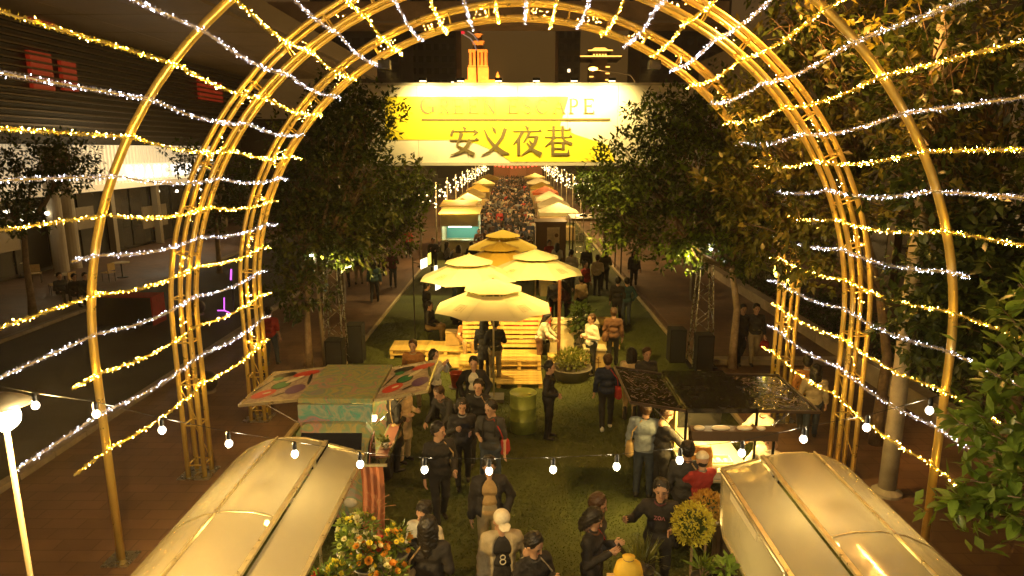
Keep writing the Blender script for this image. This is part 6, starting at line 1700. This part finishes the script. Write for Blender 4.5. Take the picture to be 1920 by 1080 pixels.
# dark street walls closing the sides of the far market
for s, nm in ((-1, 'left'), (1, 'right')):
    wb_ = thing('street_building', f'dark low building along the {nm} side of the far market', 'building', (s * 16 - (4 if s < 0 else -4), 95, 0))
    MB().box((0, 0, 4.2), (10, 70, 8.4)).build('wall', mat('far_wall', (.05, .035, .02), .8), wb_); MB().box((0, 0, 8.55), (10.4, 70.4, .3)).build('roof', mat('far_roof', (.04, .03, .02), .7), wb_)
eb = thing('street_building', 'dark building closing the view behind the stage', 'building', (0, 150, 0))
MB().box((0, 0, 3.9), (60, 10, 7.8)).build('wall', MATS['far_wall'], eb); MB().box((0, 0, 7.9), (61, 10.5, .3)).build('roof', MATS['far_roof'], eb)
# the light those bulbs throw over stalls and crowd
for i, y in enumerate((37, 46, 56, 68, 84, 104)):
    for x in (-4.6, 4.4): lamp('string_light', 'POINT', (x * .8, y, 3.7), 330, (1, .62, .20), .3)
lamp('trailer_hatch_light', 'POINT', (-2.9, 38.2, 1.9), 25, (.75, 1, .75), .1)
# ================================================================ flowers and small things in front
def petals(col, n=9, L=.05, W=.018, cup=.5):
    mb = MB()
    for ring, (m, f, e) in enumerate(((n, 1., cup), (max(3, n - 3), .65, cup + .5))):
        for i in range(m):
            a = 2 * PI * i / m + ring * .3
            d = Vector((math.cos(a), math.sin(a), 0)); s = Vector((-d.y, d.x, 0))
            b = d * .006; t = d * L * f * math.cos(e) + Vector((0, 0, L * f * math.sin(e))); md = b.lerp(t, .55) + Vector((0, 0, .004))
            mb.add([b, md - s * W * f, t, md + s * W * f], [(0, 1, 2, 3)])
    mb.ball((0, 0, .008), (.010, .010, .008), 6, 4, 1)
    return mb.mesh('blossom', [col, mat('flower_centre', (.35, .22, .03), .7)])
fc = {'yellow': mat('petal_yellow', (.80, .62, .06), .6, transl=.3), 'cream': mat('petal_cream', (.78, .72, .42), .6, transl=.3), 'orange': mat('petal_orange', (.70, .30, .03), .6, transl=.3), 'red': mat('petal_red', (.50, .05, .03), .6, transl=.3), 'lime': mat('petal_lime', (.42, .46, .10), .6, transl=.3)}
bl_m = {k: [petals(m, 9), petals(m, 7, .065, .026, .9), petals(m, 12, .035, .010, .3)] for k, m in fc.items()}
def bouquet(lab, px, py, Y, r, cols, nb, hgt, seed, wrapc=None, tall=1.):
    c = at(px, py, Y)
    t = thing('bouquet', lab, 'flowers', (c.x, c.y, max(0, c.z - hgt)))
    g2 = random.Random(seed)
    MB().lathe([(.08, 0), (.13, hgt * .45), (.10 + r * .35, hgt * .62), (.08 + r * .35, hgt * .62), (.10, hgt * .4), (.05, .02)], 14).build('bucket', wrapc or mat('tin_bucket', (.3, .26, .2), .4, .5), t, True)
    n = int(70 + 420 * r)
    gg = np.random.default_rng(seed)
    d = gg.normal(0, 1, (n, 3)); d[:, 2] = np.abs(d[:, 2]) * tall; d /= np.linalg.norm(d, axis=1)[:, None]
    pos = np.array([0, 0, hgt * .75]) + d * r * gg.random(n)[:, None] ** .5 * np.array([1, 1, tall])
    w = d + gg.normal(0, .4, (n, 3)); w /= np.linalg.norm(w, axis=1)[:, None]
    V = leaf_verts(pos, w, np.tile([[0, 0, 1.]], (n, 1)) + gg.normal(0, .4, (n, 3)), gg.uniform(.06, .13, n), gg.uniform(.010, .022, n)); k = np.arange(n)[:, None] * 5
    stuff(link('leaves', npmesh('leaves', V.reshape(-1, 3), np.concatenate([k + np.array([[0, 3, 2, 1]]), k + np.array([[0, 4, 2, 3]])]), leaf_m[2], False), t))
    for i in range(nb):
        o = link('blossom', bl_m[g2.choice(cols)][g2.randrange(3)], t)
        a, e = g2.uniform(0, 2 * PI), g2.uniform(.1, 1.4)
        q = Vector((math.cos(a) * math.cos(e), math.sin(a) * math.cos(e), math.sin(e) * tall))
        o.location = Vector((0, 0, hgt * .75)) + q * r * g2.uniform(.8, 1.08)
        o.rotation_euler = q.to_track_quat('Z', 'Y').to_euler(); sc = g2.uniform(.55, 1.25); o.scale = (sc, sc, sc)
    mb = MB()
    for i in range(8):
        q = pos[i * 5]; mb.tube([(0, 0, hgt * .4), (q[0] * .5, q[1] * .5, hgt * .7), tuple(q)], [.006, .005, .003], 4)
    mb.build('stems', leaf_m[1], t)
tb = thing('flower_table', 'flower stall table covered in orange red cloth at lower left', 'table', (-1.52, 6.2, 0))
MB().box((0, 0, .66), (1.0, 2.6, .05)).build('top', boxm, tb)
dm = mat('drape_red', (.42, .13, .05), .75, var=.3, vscale=3, bump=.3)
mb = MB(); nn = 70
xs_ = [(-.5 + 1.0 * i / 20, -1.31) for i in range(21)] + [(.51, -1.31 + 2.62 * i / 40) for i in range(41)] + [(.5 - 1.0 * i / 20, 1.32) for i in range(21)]
vs = []
for j, z in enumerate((.69, .45, .2, .01)):
    for i, (x, y) in enumerate(xs_):
        w = .03 * j / 3 * math.sin(i * 1.7) + .01 * j
        vs.append((x + (w if abs(y) < 1.3 else 0) * 1, y + (w if y > 1.3 else (-w if y < -1.3 else 0)), z))
n_ = len(xs_)
mb.add(vs, [(j * n_ + i, j * n_ + i + 1, (j + 1) * n_ + i + 1, (j + 1) * n_ + i) for j in range(3) for i in range(n_ - 1)]).build('cloth_skirt', dm, tb, True)
for sx in (-.45, .45):
    for sy in (-1.2, 1.2): MB().box((sx, sy, .32), (.05, .05, .63)).build('leg', boxm, tb)
# hanging orange drape at the stall corner
dv = [(at(668, 880, 7.9), at(690, 880, 7.9))]
dr_ = thing('hanging_drape', 'orange red drape hanging at the corner of the lower left stall', 'curtain', (-1.93, 7.75, 0))
mb = MB(); vs = []
for j in range(9):
    z = 2.2 - .17 * j
    for i in range(15): vs.append((.02 * i - .02 + .012 * math.sin(j * .8), .03 * math.sin(i * 1.5 + j * .12), z))
mb.add(vs, [(j * 15 + i, j * 15 + i + 1, (j + 1) * 15 + i + 1, (j + 1) * 15 + i) for j in range(8) for i in range(14)]).build('cloth', mat('drape_orange', (.34, .12, .05), .7, var=.1, vscale=5), dr_, True)
MB().bar((-.06, 0, 2.22), (.32, 0, 2.22), .03, .03).build('rail', alu, dr_)
bouquet('tall bouquet of cream and yellow flowers at the back of the flower stall', 670, 985, 7.05, .24, ['cream', 'yellow', 'lime'], 34, .42, 1)
bouquet('mixed cream bouquet in the middle of the flower stall', 690, 1035, 6.7, .25, ['cream', 'yellow', 'lime', 'cream', 'orange'], 34, .40, 2)
bouquet('orange gold bouquet at the right of the flower stall', 742, 1010, 6.9, .18, ['orange', 'yellow'], 26, .42, 3, tall=1.4)
bouquet('red bouquet between the cream and gold ones', 712, 1025, 6.75, .14, ['red', 'orange'], 20, .36, 4)
bouquet('bright yellow bouquet nearest the stall roof', 630, 1062, 6.4, .13, ['yellow'], 14, .40, 5)
bouquet('dense yellow bouquet at the bottom of the flower stall', 728, 1070, 6.5, .20, ['yellow', 'cream', 'orange'], 34, .38, 6)
bouquet('small red bouquet at the lower left corner of the flower stall', 605, 1075, 6.3, .10, ['red'], 10, .36, 7)
bouquet('white bloom bouquet under the edge of the stall roof', 655, 1010, 6.8, .16, ['cream', 'lime'], 18, .40, 8)
# dry grass spray
p = at(712, 935, 7.3)
sp_ = thing('dry_branch', 'dry russet branch spray rising behind the bouquets', 'branch', (p.x - .22, p.y, .7))
g3 = random.Random(9)
MB().tube([(0, 0, 0), (.10, 0, .45), (.2, 0, p.z - .75)], [.007, .005, .003], 5).build('stem', bark, sp_)
for i in range(26):
    a = Vector((.2, 0, p.z - .75)).lerp(Vector((.08, 0, .5)), g3.random() * .5)
    e = a + Vector((g3.uniform(-.16, .2), g3.uniform(-.12, .12), g3.uniform(-.02, .16)))
    MB().tube([a, a.lerp(e, .5) + Vector((0, 0, .02)), e], [.003, .0025, .005], 4).build('twig', mat('dry_russet', (.36, .17, .07), .8), sp_)
# standard trees: ball heads on stems
def topiary(lab, px, py, Y, r, m, pm):
    c = at(px, py, Y)
    t = thing('topiary', lab, 'plant', (c.x, c.y, 0))
    gg = np.random.default_rng(int(px)); n = 1500
    d = gg.normal(0, 1, (n, 3)); d /= np.linalg.norm(d, axis=1)[:, None]
    pos = np.array([0, 0, c.z]) + d * r * (.72 + .3 * gg.random(n)[:, None])
    w = d * .8 + gg.normal(0, .5, (n, 3)); w /= np.linalg.norm(w, axis=1)[:, None]
    V = leaf_verts(pos, w, d + gg.normal(0, .3, (n, 3)), gg.uniform(.03, .065, n), gg.uniform(.008, .014, n)); k = np.arange(n)[:, None] * 5
    stuff(link('crown', npmesh('crown', V.reshape(-1, 3), np.concatenate([k + np.array([[0, 3, 2, 1]]), k + np.array([[0, 4, 2, 3]])]), m, False), t))
    MB().ball((0, 0, c.z), r * .72, 14, 8).build('core', leaf_m[0], t, True)
    MB().tube([(0, 0, .2), (.01, 0, c.z * .5), (0, 0, c.z)], .018, 8).build('stem', bark, t)
    MB().lathe([(.12, 0), (.17, .28), (.18, .3), (.15, .3), (.14, .27), (.001, .26)], 16).build('pot', pm, t, True)
topiary('yellow green ball topiary in front at lower right', 1299, 982, 7.6, .26, mat('leaf_gold', (.50, .46, .05), .6, var=.3, vscale=5, transl=.3), potg)
topiary('rusty gold ball topiary just behind the yellow green one', 1326, 950, 8.2, .21, mat('leaf_rust', (.44, .26, .04), .6, var=.3, vscale=5, transl=.3), potb)
def sprout(lab, px, py, Y, m, leaf, size, n, up):
    c = at(px, py, Y); plant('potted_plant', lab, c.x, c.y, (.12, .2, potb), n, size, .10, m, up, leaf, max(0, c.z - .35))
    s = tag(MB().box((0, 0, max(.02, c.z - .35) / 2 - .005), (.34, .34, max(.02, c.z - .36))).build('plant_stand', boxm, None), 'wooden stand under the ' + lab, 'stand'); s.location = (c.x, c.y, 0)
sprout('spiky potted plant left of the bright leafy pot', 1318, 1058, 6.6, leaf_m[2], (.22, .016), (.08, .08, .06), 50, .9)
sprout('bright broad-leaved pot plant at the bottom right', 1358, 1055, 6.6, mat('leaf_fresh', (.22, .34, .06), .4, transl=.3), (.10, .035), (.10, .10, .12), 60, .5)
sprout('feathery grass pot at bottom right of centre', 1208, 1045, 6.7, leaf_m[1], (.30, .008), (.10, .10, .06), 110, 1.3)
p = at(1178, 1068, 6.4)
bg_ = thing('yellow_pouch', 'round yellow cloth pouch at the bottom beside the feathery grass', 'pouch', (p.x, p.y, p.z - .16))
MB().lathe([(.02, 0), (.12, .03), (.16, .13), (.13, .24), (.05, .28), (.07, .32)], 16, (0, 0, 0), 0, 1, .8).build('cloth', mat('pouch_yellow', (.72, .48, .05), .7, var=.15, bump=.2), bg_, True)
MB().tube([(.05 * math.cos(a), .04 * math.sin(a), .28) for a in np.linspace(0, 2 * PI, 12)], .008, 5).build('tie', bark, bg_)
s = tag(MB().box((0, 0, (p.z - .18) / 2), (.4, .4, p.z - .18)).build('plant_stand', boxm, None), 'wooden stand under the yellow pouch', 'stand'); s.location = (p.x, p.y, 0)
# cafe furniture and planter box across the road
for lab, px, py in (('cafe table at far left beside the rust top guest', 40, 520), ('round cafe table between the grey guests', 125, 545), ('round cafe table right of the lamp post', 230, 520)):
    p = gp(px, py)
    t = thing('cafe_table', lab, 'table', (p.x, p.y, 0)); MB().lathe([(.38, .72), (.38, .75)], 18).build('top', white_w, t); MB().tube([(0, 0, .02), (0, 0, .72)], .03, 8).build('stem', black, t); MB().lathe([(.24, 0), (.24, .03)], 14).build('foot', black, t)
for lab, px, py in (('cafe chair left of the middle cafe table', 105, 552), ('cafe chair behind the middle cafe table', 146, 548), ('cafe chair by the right cafe table', 205, 528), ('cafe chair at the far left table', 70, 530)):
    p = gp(px, py)
    t = thing('cafe_chair', lab, 'chair', (p.x, p.y, 0), R(px * 3 % 360)); MB().box((0, 0, .45), (.42, .42, .04)).build('seat', boxm, t); MB().box((0, .2, .72), (.40, .03, .34)).build('backrest', boxm, t)
    for i in (-1, 1):
        for j in (-1, 1): MB().tube([(i * .18, j * .18, 0), (i * .18, j * .18, .45 if j < 0 else .6)], .014, 6).build('leg', black, t)
p = gp(232, 612)
pb = thing('planter_box', 'long black planter box with red ends by the road on the left', 'planter', (p.x, p.y + .5, 0))
MB().box((0, 0, .5), (2.0, .8, 1.0)).build('box', mat('planter_black', (.025, .02, .016), .5), pb); MB().box((1.02, 0, .52), (.05, .84, 1.04)).build('end_panel', CL['red'], pb); MB().box((-1.02, 0, .52), (.05, .84, 1.04)).build('end_panel', CL['red'], pb); MB().box((0, 0, 1.02), (1.96, .78, .03)).build('rim', CL['red'], pb)
for lab, px, py in (('dark bollard ball on the left pavement by the middle arch', 390, 735), ('dark round bollard by the purple neon stand', 372, 590)):
    p = gp(px, py); b_ = thing('bollard', lab, 'bollard', (p.x, p.y, 0)); MB().ball((0, 0, .3), .27, 18, 10).build('ball', mat('bollard_stone', (.06, .05, .04), .5), b_, True); MB().lathe([(.2, 0), (.2, .06)], 14).build('base', kerbm, b_)
# ---------------------------------------------------------------- night haze
hz_m = bpy.data.materials.new('haze_air'); hz_m.use_nodes = True
nd = hz_m.node_tree.nodes; nd.remove(nd['Principled BSDF'])
pv = nd.new('ShaderNodeVolumePrincipled'); pv.inputs['Color'].default_value = (.95, .85, .7, 1); pv.inputs['Density'].default_value = .0006; pv.inputs['Anisotropy'].default_value = .35
hz_m.node_tree.links.new(pv.outputs[0], nd['Material Output'].inputs['Volume'])
hzb = MB().box((0, 770, 42), (1830, 1690, 86)).build('haze', hz_m)
tag(stuff(hzb), 'thin warm night haze filling the street', 'haze')
